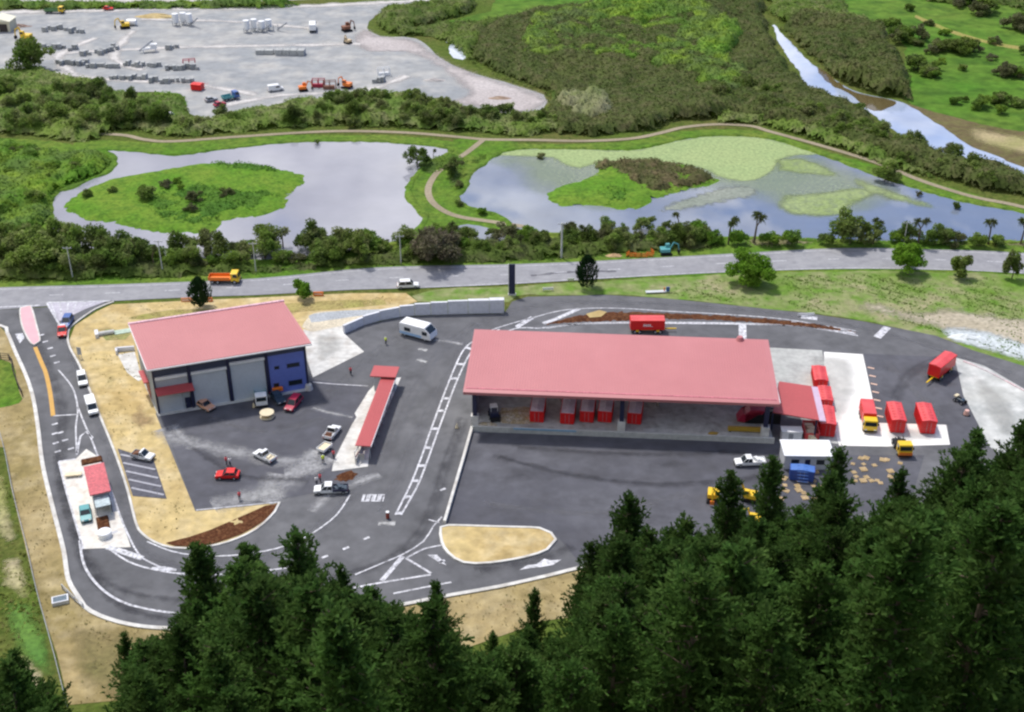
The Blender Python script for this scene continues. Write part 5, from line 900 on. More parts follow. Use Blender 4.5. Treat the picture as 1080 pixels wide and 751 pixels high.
t = root_thing('culvert_box', *G(64, 635), R(20), 'blue-grey concrete culvert box below the guard rail', 'culvert'); B(t, 'wall', M_WALLC, lambda m: (m.box(-1.2, 1.2, -.8, -.6, 0, .7), m.box(-1.2, 1.2, .6, .8, 0, .7), m.box(-1.2, -1, -.6, .6, 0, .7), m.box(1, 1.2, -.6, .6, 0, .7))); B(t, 'grate', flat('blue_grey_grate', (.2, .27, .33), .5), lambda m: [m.box(-1, 1, -.55+k*.2, -.45+k*.2, .55, .62) for k in range(6)]+[m.box(-1, 1, -.6, .6, .1, .3)])
# ------------------------------------------------------------------ vehicles
def heading(pr, pf):
    a, b = G(*pr), G(*pf); return (a[0]+b[0])/2, (a[1]+b[1])/2, math.atan2(b[1]-a[1], b[0]-a[0]), math.dist(a, b)
def wheels(r, xs, y, rad=.33, w=.24):
    for x in xs:
        for s in (-1, 1):
            o = B(r, 'wheel', M_BLK, lambda m: m.cyl((x, s*y-w/2, rad), 'y', rad, w, 14)); B(o, 'rim', M_GREYM, lambda m: m.cyl((x, s*y+(w/2 if s > 0 else -w/2-.02), rad), 'y', rad*.55, .02, 10))
def car(label, pr, pf, paint, style='hatch', name='car', cat='car', w=1.8, L=None, load=None, group=None, z=.12, h=None):
    x, y, a, l = heading(pr, pf); l = L or max(3.9, min(5.6, l)); r = root_thing(name, x, y, a, label, cat, group, z); h_ = l/2; hh = h or {'hatch': 1.48, 'suv': 1.8, 'van': 2.1, 'ute': 1.7}[style]
    if style == 'van': prof = [(-h_, .35), (-h_, hh-.1), (-h_+.15, hh), (h_-1.5, hh), (h_-.75, 1.15), (h_-.1, .95), (h_, .7), (h_, .35)]
    elif style == 'ute': prof = [(-h_, .4), (-h_, .55), (-.3, .55), (-.3, .95), (h_-1.2, .98), (h_-.1, .88), (h_, .7), (h_, .38)]
    else: prof = [(-h_, .38), (-h_, .8), (-h_+.1, .92), (h_-1.2, .95), (h_-.15, .82), (h_, .62), (h_, .35)]
    B(r, 'body', paint, lambda m: m.prism(prof, -w/2, w/2), .07)
    wheels(r, (-h_+.8, h_-.85), w/2-.1)
    if style != 'van':
        c0, c1 = (-.3, h_-1.15) if style == 'ute' else ((-h_+.25, h_-1.2) if style == 'suv' else (-h_+.35, h_-1.25))
        t0, t1 = (c0+.1 if style == 'ute' else c0+.4), c1-.75; k = .84
        def cab(m):
            v = [(c0, -w/2+.06, .9), (c1, -w/2+.06, .93), (c1, w/2-.06, .93), (c0, w/2-.06, .9), (t0, -w/2*k+.04, hh), (t1, -w/2*k+.04, hh), (t1, w/2*k-.04, hh), (t0, w/2*k-.04, hh)]
            m.add(v, [(3, 2, 1, 0), (4, 5, 6, 7), (0, 1, 5, 4), (1, 2, 6, 5), (2, 3, 7, 6), (3, 0, 4, 7)])
        B(r, 'windows', M_GLASS, cab, .04); B(r, 'roof', paint, lambda m: m.box(t0-.03, t1+.03, -w/2*k, w/2*k, hh-.04, hh+.05), .03)
        B(r, 'pillars', paint, lambda m: [m.bar((p, s*(w/2-.05), .92), (q, s*(w/2*k-.03), hh), .05) for s in (-1, 1) for p, q in ((c0, t0), (c1, t1), ((c0+c1)/2, (t0+t1)/2))])
    else:
        B(r, 'windscreen', M_GLASS, lambda m: m.add([(h_-1.44, -w/2+.15, hh-.1), (h_-.8, -w/2+.1, 1.22), (h_-.8, w/2-.1, 1.22), (h_-1.44, w/2-.15, hh-.1)], [(0, 1, 2, 3)]).v.__iter__() and [m.v.__setitem__(i, (p[0]+.04, p[1], p[2]+.04)) for i, p in enumerate(m.v)])
        for s in (-1, 1): B(r, 'side_window', M_GLASS, lambda m: m.box(h_-2.6, h_-1.35, s*w/2-.02, s*w/2+.02, 1.2, 1.7))
    if style == 'ute':
        tr = B(r, 'tray', load[0] if load else M_GREYM, lambda m: (m.box(-h_, -.35, -w/2, w/2, .6, .7), m.box(-h_, -.35, -w/2, -w/2+.07, .7, 1.05), m.box(-h_, -.35, w/2-.07, w/2, .7, 1.05), m.box(-h_, -h_+.07, -w/2+.07, w/2-.07, .7, 1.05)))
        if load: B(r, 'load', load[1], lambda m: [m.box(-h_+.2+k*.5, -h_+.75+k*.5, -.6+.1*(k % 2), .6, .7, 1.0+.2*(k % 3), rz=.2*k) for k in range(int((h_-.9)/.5))], .05)
    for s in (-1, 1):
        B(r, 'headlight', M_LAMP, lambda m: m.box(h_-.06, h_+.02, s*w/2*.62-.18, s*w/2*.62+.18, .62, .78)); B(r, 'tail_light', M_RED, lambda m: m.box(-h_-.02, -h_+.04, s*w/2*.8-.12, s*w/2*.8+.12, .6 if style == 'ute' else .7, .78 if style == 'ute' else .9))
    B(r, 'bumper', M_BLK, lambda m: (m.box(h_-.02, h_+.06, -w/2+.1, w/2-.1, .35, .52), m.box(-h_-.06, -h_+.02, -w/2+.1, w/2-.1, .38, .52)))
    return r
def skip_bin(label, p_far, p_near, z=.15, w=2.5, l=6.0, h=2.6, top=M_REDTOP, group=None, paint=M_RED, open_=False, name='waste_container', cat='container'):
    """large hook-lift container; p_near: middle of its near bottom edge"""
    a, b = G(*p_far, z), G(*p_near, z); rz = math.atan2(b[1]-a[1], b[0]-a[0]); r = root_thing(name, b[0], b[1], rz, label, cat, group, z)   # +x towards near end
    def body(m):
        t = .08; m.box(-l, 0, -w/2, w/2, .15, .3); m.box(-l, 0, -w/2, -w/2+t, .3, h); m.box(-l, 0, w/2-t, w/2, .3, h); m.box(-l, -l+t, -w/2+t, w/2-t, .3, h)
        for k in range(8):
            xx = -l+.35+k*(l-.7)/7
            for s in (-1, 1): m.box(xx-.06, xx+.06, s*(w/2+.05)-.05, s*(w/2+.05)+.05, .2, h-.05)
        for s in (-1, 1): m.box(-l, 0, s*(w/2+.05)-.06, s*(w/2+.05)+.06, h-.12, h+.02)
    B(r, 'body', paint, body)
    d = B(r, 'end_door', paint, lambda m: (m.box(-.06, .02, -w/2+.08, w/2-.08, .3, h), m.box(.02, .08, -.08, .08, .3, h), m.box(.02, .07, -w/2+.1, w/2-.1, h*.5, h*.5+.12)))
    B(d, 'latch', M_GREYM, lambda m: (m.bar((.12, -.35, .4), (.12, -.35, h-.2), .03), m.bar((.12, .35, .4), (.12, .35, h-.2), .03)))
    if not open_: B(r, 'cover', top, lambda m: (m.add([(-l+.04, -w/2+.02, h), (-.02, -w/2+.02, h), (-.02, 0, h+.22), (-l+.04, 0, h+.22), (-l+.04, w/2-.02, h), (-.02, w/2-.02, h)], [(0, 1, 2, 3), (3, 2, 5, 4), (1, 5, 2), (0, 3, 4)]), [m.box(-l+.6+k*.95, -l+.68+k*.95, -.9, .9, h+.14, h+.2) for k in range(6)]))
    else: B(r, 'rubbish', M_CREAM, lambda m: [m.box(-l+.3+k*.6, -l+1.2+k*.6, -1+.3*(k % 3), .5+.2*(k % 3), .3, h-.3-.15*(k % 2), rz=.3*k) for k in range(8)])
    for s in (-1, 1): B(r, 'skid_rail', M_GREYM, lambda m: m.box(-l, 0, s*.5-.08, s*.5+.08, .0, .15))
    return r
for i, (x, yb, lb) in enumerate(((566, 446, 'red container with pale cover, leftmost under the shed roof'), (598, 448, 'red container standing furthest forward under the shed roof'), (618.5, 446, 'red container third from the left under the shed roof'), (637.5, 446, 'red container left of the middle shed column'), (668.5, 448, 'red container right of the middle shed column'))):
    skip_bin(lb, (x+4, yb-25), (x, yb), 1.0, 2.45, 5.8, 2.5, M_TARP, 'red containers under the shed')
skip_bin('pale-topped red container furthest back in the row beside the lean-to', (860, 385), (865, 410), .15, 2.5, 5.6, 1.9, group='row of containers beside the lean-to'); skip_bin('middle pale-topped red container in the row beside the lean-to', (866, 408), (870.5, 431.5), .15, 2.3, 5.2, 2.0, group='row of containers beside the lean-to')
skip_bin('nearest bright red container in the row beside the lean-to', (868, 432), (872, 461), .15, 2.6, 6.4, 2.8, group='row of containers beside the lean-to')
skip_bin('open pink and red container with pale rubbish below the lean-to', (852, 446), (856, 465), .15, 2.5, 4.4, 1.6, M_TARP, open_=True, paint=M_REDTOP)
skip_bin('red container with paler cover above the yellow hook truck', (938, 430), (946, 457), .15, 2.5, 6.4, 2.8, group='red containers on the white pad'); skip_bin('rightmost red container on the white pad', (969, 432), (978, 458), .15, 2.6, 6.4, 2.8, group='red containers on the white pad')
def truck(label, pr, pf, cabpaint, bin_=None, z=.14, w=2.4, L=None, cabh=2.6, cablen=1.9, bed=None, name='truck'):
    x, y, a, l = heading(pr, pf); l = L or l; r = root_thing(name, x, y, a, label, 'truck', None, z); h_ = l/2
    B(r, 'chassis', M_BLK, lambda m: (m.box(-h_, h_-.3, -.5, -.3, .6, .85), m.box(-h_, h_-.3, .3, .5, .6, .85), m.box(-h_+.3, h_-.5, -1.05, 1.05, .7, .8)))
    wheels(r, (-h_+.9, -h_+2.1, h_-1.1), w/2-.15, .48, .3)
    B(r, 'cab', cabpaint, lambda m: m.prism([(h_-cablen, .7), (h_-cablen, cabh), (h_-.35, cabh), (h_-.05, 1.6), (h_, .6)], -w/2, w/2), .08)
    B(r, 'windscreen', M_GLASS, lambda m: m.add([(h_-.32, -w/2+.15, cabh-.12), (h_-.02, -w/2+.15, 1.6), (h_-.02, w/2-.15, 1.6), (h_-.32, w/2-.15, cabh-.12), (h_-.4, -w/2+.15, cabh-.12), (h_-.1, -w/2+.15, 1.6), (h_-.1, w/2-.15, 1.6), (h_-.4, w/2-.15, cabh-.12)], [(0, 1, 2, 3), (4, 0, 3, 7), (1, 5, 6, 2)]))
    for s in (-1, 1):
        B(r, 'side_window', M_GLASS, lambda m: m.box(h_-cablen+.5, h_-.5, s*w/2-.02, s*w/2+.02, 1.6, cabh-.2)); B(r, 'headlight', M_LAMP, lambda m: m.box(h_-.03, h_+.04, s*.85-.2, s*.85+.2, .75, .95)); B(r, 'mirror', M_BLK, lambda m: m.box(h_-.4, h_-.3, s*(w/2+.15)-.12, s*(w/2+.15)+.12, 1.6, 2.1))
    B(r, 'bumper', M_BLK, lambda m: m.box(h_-.02, h_+.12, -w/2, w/2, .4, .7))
    if bin_: B(r, 'container', bin_, lambda m: (m.box(-h_, h_-cablen-.3, -w/2, w/2, .95, 2.9), [m.box(-h_+.3+k*.8, -h_+.42+k*.8, -w/2-.06, w/2+.06, 1, 2.85) for k in range(int((l-cablen-.8)/.8))]), .03); B(r, 'cover', M_REDTOP if bin_ is M_RED else M_WHITE, lambda m: m.box(-h_+.05, h_-cablen-.35, -w/2+.05, w/2-.05, 2.9, 3.02))
    if bed: B(r, 'bed', bed, lambda m: (m.box(-h_, h_-cablen-.2, -w/2, w/2, .9, 1.05), m.box(-h_, h_-cablen-.2, -w/2, -w/2+.08, 1.05, 1.7), m.box(-h_, h_-cablen-.2, w/2-.08, w/2, 1.05, 1.7), m.box(-h_, -h_+.08, -w/2, w/2, 1.05, 1.7)), .03)
    return r
truck('yellow-cabbed truck carrying a red container on the white pad', (911, 432), (918, 462), M_YEL, M_RED, L=7.4)
o = truck('yellow and orange hook-lift truck without a load below the red container', (946, 466), (954, 484), M_YEL, L=5.6); B(o, 'hook_arm', M_BLK, lambda m: (m.bar((-2.6, 0, 1), (.2, 0, 1.3), .15), m.bar((.2, 0, 1.3), (.4, 0, 2.6), .14), m.bar((.4, 0, 2.6), (-.2, 0, 2.8), .1))); B(o, 'skirt', M_ORG, lambda m: m.box(2.7, 2.88, -1.2, 1.2, .35, 1.2))
def trailer(label, pl, pr, z=.12, h=3.2, w=2.5, drawbar=1, cab=False):
    x, y, a, l = heading(pl, pr); r = root_thing('container_trailer', x, y, a, label, 'trailer', None, z); h_ = l/2
    B(r, 'chassis', M_YEL, lambda m: (m.box(-h_+.2, h_-.2, -.9, .9, .75, .98), m.box(h_-.2, h_+2.6, -.12, .12, .6, .8) if drawbar else None)); wheels(r, (-h_+1.0, -h_+2.0, h_-1.9, h_-.9), w/2-.15, .45, .3)
    B(r, 'hub_guard', M_YEL, lambda m: [m.box(xx-.35, xx+.35, s*(w/2-.02)-.03, s*(w/2-.02)+.03, .55, .95) for xx in (-h_+1.5, h_-1.4) for s in (-1, 1)])
    b = B(r, 'container', M_RED, lambda m: (m.box(-h_, h_, -w/2, w/2, 1.0, h, tx=1.0), m.box(-h_-.02, h_+.02, -w/2-.05, -w/2, h-.14, h), m.box(-h_-.02, h_+.02, w/2, w/2+.05, h-.14, h)), .04); B(b, 'side_lettering', M_WHITE, lambda m: [m.box(-.9+k*.42, -.62+k*.42, -w/2-.015, -w/2-.003, 1.95, 2.35) for k in range(4)]+[m.box(-1.0, 1.1, -w/2-.015, -w/2-.003, 1.80, 1.87)])
    B(r, 'cover', M_REDTOP, lambda m: (m.add([(-h_+.05, -w/2+.05, h), (h_-.05, -w/2+.05, h), (h_-.05, 0, h+.2), (-h_+.05, 0, h+.2), (-h_+.05, w/2-.05, h), (h_-.05, w/2-.05, h)], [(0, 1, 2, 3), (3, 2, 5, 4), (1, 5, 2), (0, 3, 4)]))); return r
trailer('red container trailer with white lettering on the top lane behind the shed', (664, 350), (700, 350))
o = trailer('red container trailer on a yellow chassis turning in the east yard', (1000, 388), (983, 402), h=3.4, drawbar=1)
# camper
x, y, a, l = heading((422, 354), (459, 359)); r = root_thing('site_caravan', x, y+.6, a-.22, 'white caravan-like cabin truck on the loop below the precast wall', 'caravan', None, .12); l = 7.6
B(r, 'body', M_WHITE, lambda m: m.prism([(-3.6, .5), (-3.7, 2.7), (-3.5, 2.9), (2.6, 2.9), (3.9, 1.8), (4.1, .9), (4.0, .5)], -1.25, 1.25), .08)
B(r, 'roof', M_WHITE, lambda m: m.box(-3.5, 2.6, -1.2, 1.2, 2.9, 3.0), .04); B(r, 'end_panel', M_CARBLUE, lambda m: m.box(-3.76, -3.7, -1.1, 1.1, .6, 2.2)); B(r, 'windscreen', M_GLASS, lambda m: m.add([(2.72, -1.1, 2.86), (3.85, -1.1, 1.9), (3.85, 1.1, 1.9), (2.72, 1.1, 2.86)], [(0, 1, 2, 3)]))
for s in (-1, 1):
    for w0, w1 in ((-2.4, -.9), (2.0, 3.2)): B(r, 'side_window', M_GLASS, lambda m: m.box(w0, w1, s*1.25-.03, s*1.25+.03, 1.4, 2.2))
B(r, 'skirt_stripe', flat('light_blue_stripe', (.35, .55, .8), .4), lambda m: (m.box(-3.6, 1.8, -1.28, -1.25, .6, 1.15), m.box(-3.6, 1.8, 1.25, 1.28, .6, 1.15))); wheels(r, (-2.4, 2.6), 1.1, .38); r.scale = (.98, 1.15, 1.05)
# cars and utes
car('bright red low car parked alone in the workshop yard', (253, 504), (228, 504), M_RED, 'hatch')
car('white car with cream interior load in the middle of the yard', (289, 489), (270, 480), M_WHITE, 'ute', 'utility_truck', 'pickup', load=(M_WHITE, M_CREAM))
car('white utility truck with brown load beside the drop-off wall', (345, 466), (356, 453), M_WHITE, 'ute', 'utility_truck', 'pickup', load=(M_WHITE, flat('brown_load', (.15, .06, .03), .8)))
car('white utility truck with dark blue tray at the brown mulch mound', (365, 519), (334, 520), M_WHITE, 'ute', 'utility_truck', 'pickup', load=(M_NAVY, M_CARDK), L=5.8)
car('white utility truck with dark load in the striped car park', (141, 482), (162, 486), M_WHITE, 'ute', 'utility_truck', 'pickup', load=(M_GREYM, flat('brown_load', (.15, .06, .03), .8)))
car('white car queueing at the right of the entry lane', (86, 396), (89, 411), M_WHITE, 'suv', L=4.6)
car('white van behind the white car on the entry lane', (94, 422), (101, 444), M_WHITE, 'van', 'van', 'van', L=5.2)
car('blue car nearest the main road junction', (75, 336), (68, 349), M_CARBLUE, 'suv', L=4.6); car('red and white car behind the blue one at the junction', (67, 345), (66, 359), M_RED, 'ute', 'utility_truck', 'pickup', load=(M_WHITE, M_WHITE), L=4.8)
car('teal car parked on the gatehouse island', (90, 538), (92, 553), M_TEAL, 'hatch', L=4.2); car('dark red car parked by the shed lean-to column', (808, 440), (786, 444), M_CRIM, 'hatch', z=1.0)
car('white four wheel drive travelling on the main road', (420, 304), (441, 303), M_WHITE, 'suv', L=4.9)
car('peach coloured small car at the second workshop bay', (212, 428), (223, 434), flat('peach_paint_car', (.70, .38, .25), .4), 'hatch', L=3.9)
car('dark teal car in front of the blue workshop wall', (289, 418), (298, 428), M_CARDK, 'hatch', L=4.3); car('crimson car with white stripe right of the dark one', (317, 421), (303, 437), M_CRIM, 'suv', L=4.9)
truck('white truck with blue tray before the third workshop bay', (274, 415), (277, 433), M_WHITE, None, L=5.4, w=2.2, bed=M_TEAL)
truck('yellow truck with orange tray driving on the main road', (223, 298), (252, 298), M_YEL, None, L=7.0, bed=M_ORG)
t = root_thing('cable_drum', *G(282, 440), 0, 'round cream drum lying flat in the yard before the third bay', 'drum', z=.12); B(t, 'drum_core', M_TIMB, lambda m: m.cyl((0, 0, .1), 'z', .8, .8, 14)); B(t, 'flange', M_CREAM, lambda m: (m.cyl((0, 0, .9), 'z', 1.35, .12, 20), m.cyl((0, 0, 0), 'z', 1.35, .12, 20)))
t = root_thing('stall_table', *G(296, 412, .2), R(18.9), 'cream trestle table with orange crates against the blue wall', 'table', z=.22); B(t, 'table_top', M_CREAM, lambda m: m.box(-3.2, 3.2, -.6, .6, .9, 1.0))
for s in (-2.8, 2.8): B(t, 'leg', M_GREYM, lambda m: m.box(s-.06, s+.06, -.5, .5, 0, .9))
t = tag(B(None, 'crate', M_ORG, lambda m: m.box(-1, 1, -.4, .4, 0, .6), .03), 'orange crate on the trestle table by the blue wall', 'crate'); t.location = (*G(293, 412, 1.2), 1.22); t.rotation_euler.z = R(19)
t = root_thing('concrete_weight', *G(326, 411), 0, 'pale round block at the right corner of the workshop', 'block', z=.12); B(t, 'block_body', M_CONCW, lambda m: m.cyl((0, 0, 0), 'z', .8, 1.1, 14, 0, .6)); B(t, 'lifting_ring', M_GREYM, lambda m: m.bar((-.15, 0, 1.25), (.15, 0, 1.25), .05))
# small trailer
x, y, a, l = heading((348, 471), (337, 480)); r = root_thing('box_trailer', x, y, a, 'white box trailer hitched below the utility truck by the drop-off wall', 'trailer', None, .12)
B(r, 'tray', M_WHITE, lambda m: (m.box(-1.3, 1.3, -.85, .85, .5, .6), m.box(-1.3, 1.3, -.85, -.78, .6, 1.0), m.box(-1.3, 1.3, .78, .85, .6, 1.0), m.box(-1.3, -1.23, -.78, .78, .6, 1.0), m.box(1.23, 1.3, -.78, .78, .6, 1.0))); B(r, 'drawbar', M_GREYM, lambda m: m.box(-2.3, -1.3, -.05, .05, .45, .55)); wheels(r, (0,), .95, .3, .2); B(r, 'load', M_CREAM, lambda m: m.box(-1.1, 1.1, -.7, .7, .6, .85), .05)
# people
def person(label, px_, py_, shirt, vest=None, z=.12, rz=0.0):
    x, y = G(px_, py_, z); me = bpy.data.meshes.new('person'); V = []; E_ = []; Rr = []
    def add(p, r_, par=None): V.append(p); Rr.append(r_); (E_.append((par, len(V)-1)) if par is not None else None); return len(V)-1
    pel = add((0, 0, .95), .15); wa = add((0, 0, 1.12), .14, pel); ch = add((0, 0, 1.36), .17, wa); nk = add((0, 0, 1.5), .06, ch); hd = add((.01, 0, 1.62), .10, nk); add((.02, 0, 1.72), .085, hd)
    for s in (-1, 1):
        hp = add((0, s*.10, .86), .10, pel); kn = add((.04, s*.12, .5), .07, hp); an = add((-.02+s*.08, s*.12, .09), .045, kn); add((.16+s*.08, s*.13, .04), .04, an)
        sh = add((0, s*.19, 1.42), .065, ch); el = add((.02, s*.25, 1.13), .048, sh); wr = add((.10, s*.25, .90), .033, el); pm = add((.13, s*.25, .83), .036, wr)
        for k in range(4): f = add((.15, s*.25+(k-1.5)*.02, .77), .009, pm); add((.16, s*.25+(k-1.5)*.021, .735+.006*abs(k-1.5)), .008, f)
        f = add((.165, s*.22, .81), .010, wr); add((.175, s*.215, .78), .009, f)
    me.from_pydata(V, E_, []); o = bpy.data.objects.new('person', me); COL.objects.link(o); o.modifiers.new('skin', 'SKIN'); o.modifiers.new('sub', 'SUBSURF').levels = 1; o.modifiers[-1].render_levels = 1
    for i, d in enumerate(me.skin_vertices[0].data): d.radius = (Rr[i], Rr[i]*1.0); d.use_root = i == 0
    me.materials.append(M_SKIN); tag(o, label, 'person'); o.location = (x, y, z); o.rotation_euler.z = rz
    B(o, 'shirt', vest or shirt, lambda m: (m.cyl((0, 0, .96), 'z', .20, .50, 12, 0, .235), m.cyl((0, 0, 1.46), 'z', .235, .06, 12, 0, .09), [m.bar((0, s*.20, 1.43), (.02, s*.25, 1.15), .085, r2=.07) for s in (-1, 1)]))
    B(o, 'trousers', M_CLOTH, lambda m: [m.bar((0, s*.09, .97), (.04, s*.12, .5), .125, r2=.095) for s in (-1, 1)]+[m.bar((.04, s*.12, .5), (-.02+s*.08, s*.12, .1), .095, r2=.07) for s in (-1, 1)]); B(o, 'hair', M_BLK if not vest else M_WHITE, lambda m: m.cyl((-.01, 0, 1.66), 'z', .125, .12, 10, 0, .06)); return o
person('person in a yellow hi-vis top standing beside the white caravan', 407, 363, M_HIVIS, M_HIVIS, rz=1); person('person in a yellow hi-vis vest near the white box trailer', 341, 488, M_HIVIS, M_HIVIS, rz=2)
person('person in a red shirt above the red car', 239, 490, M_SHIRTR, rz=.5); person('person in a white shirt right above the red car', 243, 491, M_SHIRTW, rz=3); person('person in red at the foot of the concrete pad', 370, 395, M_SHIRTR, rz=1.3)
person('person in a white shirt left of the truck by the mulch', 334, 511, M_SHIRTW, rz=1.3); person('person in red beside the white-shirted one near the mulch', 338, 508, M_SHIRTR, rz=4); person('person in a red shirt where the dust meets the tan bank', 253, 527, M_SHIRTR, rz=2.2)
person('person in a red shirt between the box trailer and the mulch mound', 352, 483, M_SHIRTR, rz=1.3)
# ------------------------------------------------------------------ lower yard machines and offices
def digger(label, px_, py_, rz, paint, s=1.0, z=.12, name='excavator', under=M_BLK, reach=1.0, bk=None):
    r = root_thing(name, *G(px_, py_, z), rz, label, 'excavator', None, z); r.scale = (s, s, s)
    B(r, 'tracks', under, lambda m: [m.prism([(-1.5, .1), (-1.7, .4), (-1.4, .75), (1.4, .75), (1.7, .4), (1.5, .1)], q, q+.45) for q in (-1.3, .85)], .04); B(r, 'house', paint, lambda m: (m.box(-1.6, 1.1, -1.15, 1.15, .95, 1.9), m.box(-.4, .4, -.4, .4, .75, .95)), .1)
    c = B(r, 'cab', paint, lambda m: m.box(-.1, 1.2, .2, 1.15, 1.9, 2.9, tx=.85, ty=.9), .05); B(c, 'window', M_GLASS, lambda m: (m.box(1.08, 1.16, .3, 1.05, 2.0, 2.7), m.box(.1, 1.0, 1.08, 1.14, 2.0, 2.7)))
    B(r, 'boom', paint, lambda m: (m.bar((1.0, -.2, 1.6), (2.6*reach, -.2, 3.6), .22), m.bar((2.6*reach, -.2, 3.6), (4.2*reach, -.2, 3.0), .18))); B(r, 'dipper_arm', paint, lambda m: m.bar((4.2*reach, -.2, 3.1), (4.6*reach, -.2, 1.2), .15))
    B(r, 'bucket', bk or M_BLK, lambda m: m.prism([(4.3*reach, 1.3), (4.9*reach, 1.3), (5.0*reach, .5), (4.4*reach, .3), (4.0*reach, .7)], -.6, .2)); return r
digger('orange and yellow excavator facing the wood in the lower yard', 752, 527, R(-100), M_YEL, .85, reach=.5, bk=M_ORG)
digger('yellow machine half hidden by pines in the lower yard', 790, 527, R(160), M_YEL, .8, reach=.7); digger('second yellow machine nearest the pines', 795, 551, R(170), M_YEL, .75, reach=.6)
car('white utility truck loaded with white bags by the pine tip', (804, 490), (777, 491), M_WHITE, 'ute', 'utility_truck', 'pickup', load=(M_WHITE, M_WHITE), L=5.4)
def office():
    x, y = G(826, 496); r = root_thing('site_office', x, y, R(-1.5), 'long white flat-roofed office cabin in front of the shed', 'building', None, .12)
    B(r, 'wall', flat('cabin_wall', (.55, .57, .60), .6), lambda m: m.box(0, 8.2, 0, 4.4, .1, 3.0)); B(r, 'roof', M_WHITE, lambda m: m.box(-.2, 8.6, -.3, 4.8, 3.0, 3.2)); d = B(r, 'door', M_NAVY, lambda m: m.box(3.6, 4.5, -.05, 0, .1, 2.2)); B(d, 'handle', M_FENCE, lambda m: m.box(4.3, 4.4, -.1, -.05, 1.1, 1.2)); B(r, 'window', M_GLASS, lambda m: (m.box(1.2, 2.6, -.04, 0, 1.2, 2.2), m.box(5.6, 7.0, -.04, 0, 1.2, 2.2)))
    x, y = G(824, 466); r = root_thing('site_shed', x, y, R(-2), 'small white cube-like hut between office roof and lean-to', 'hut', None, .12)
    B(r, 'wall', M_WHITE, lambda m: m.box(0, 3.6, 0, 1.8, 0, 2.0)); B(r, 'roof', M_WHITE, lambda m: m.box(-.1, 3.7, -.1, 1.9, 2.0, 2.1)); B(r, 'door', M_GREYM, lambda m: m.box(1.2, 2.0, -.04, 0, .1, 1.7))
office()
skip_bin('blue container in front of the white office cabin', (845, 492), (845, 508), .12, 4.0, 2.0, 2.2, flat('light_blue_cover', (.07, .17, .48), .4), paint=flat('container_blue', (.03, .08, .35), .4))
t = root_thing('skip_loader', *G(521, 440, 1), R(-80), 'small dark blue machine with white canopy at the left end of the shed', 'loader', None, 1.0); B(t, 'body', M_NAVY, lambda m: m.box(-1.3, 1.1, -.8, .8, .5, 1.5), .08); B(t, 'canopy', M_WHITE, lambda m: (m.box(-.9, .5, -.7, .7, 2.4, 2.5), [m.box(q, q+.08, w_, w_+.08, 1.5, 2.4) for q in (-.85, .4) for w_ in (-.65, .57)])); wheels(t, (-.8, .7), .85, .45, .3); B(t, 'bucket', M_BLK, lambda m: m.prism([(1.3, .1), (1.9, .1), (1.7, .6), (1.3, .8)], -.9, .9))
def heap(name, px_, py_, rx, ry, h, m, label, cat, seed=1, z=1.0):
    rg = random.Random(seed); v = [(0, 0, h)]; f = []; n = 14
    for k, q in enumerate((.35, .7, 1.0)):
        for i in range(n): a = 2*math.pi*i/n; j = rg.uniform(.8, 1.15); v.append((math.cos(a)*rx*q*j, math.sin(a)*ry*q*j, h*(1-q)**.8*rg.uniform(.7, 1.15)))
    f += [(0, 1+i, 1+(i+1) % n) for i in range(n)]
    for k in range(2): f += [(1+k*n+i, 1+(k+1)*n+i, 1+(k+1)*n+(i+1) % n, 1+k*n+(i+1) % n) for i in range(n)]
    o = mesh_obj(name, v, f, m); o.location = (*G(px_, py_, z), z); return tag(o, label, cat)
M_WASTE = mat('mixed_waste', [(.45, .34, .16), (.60, .56, .48), (.25, .18, .10)], (.8, 2.5), .9, (.5, .35))
heap('rubbish_heap', 546, 438, 4.5, 3.0, .7, M_WASTE, 'tan and pale spread of rubbish on the shed floor at the left', 'rubbish heap', 3); heap('rubbish_heap', 512, 448, 2.2, .9, .5, M_WASTE, 'small tan rubbish pile by the left shed column', 'rubbish heap', 4)
heap('rubbish_heap', 752, 457, 1.0, .6, .3, flat('mustard_dust', (.40, .26, .05), .9), 'small mustard pile near the shed slab edge', 'rubbish heap', 5)
t = root_thing('compactor', *G(796, 444, 1), R(-4), 'dark compactor hopper with a red nose in the right shed bay', 'compactor', None, 1.0); B(t, 'body', M_BLK, lambda m: m.box(-2, 4.5, -1.2, 1.2, .2, 2.2), .05); B(t, 'hopper', M_CRIM, lambda m: m.prism([(-3.4, .6), (-2, .3), (-2, 2.2), (-1.2, 3.0), (1.5, 3.0), (1.0, 2.2), (-2.6, 2.0)], -1.2, 1.2)); B(t, 'ram', M_GREYM, lambda m: m.cyl((1.5, 0, 2.4), 'x', .2, 2, 10))
t = root_thing('wheel_stop', *G(786, 455, 1), R(-4), 'long mustard yellow barrier beam on the shed floor', 'barrier', None, 1.0); B(t, 'beam', flat('mustard_paint', (.42, .27, .03), .5), lambda m: m.box(-3.2, 3.2, -.35, .35, .15, .9), .03); B(t, 'foot', M_BLK, lambda m: (m.box(-3, -2.6, -.4, .4, 0, .15), m.box(2.6, 3, -.4, .4, 0, .15)))
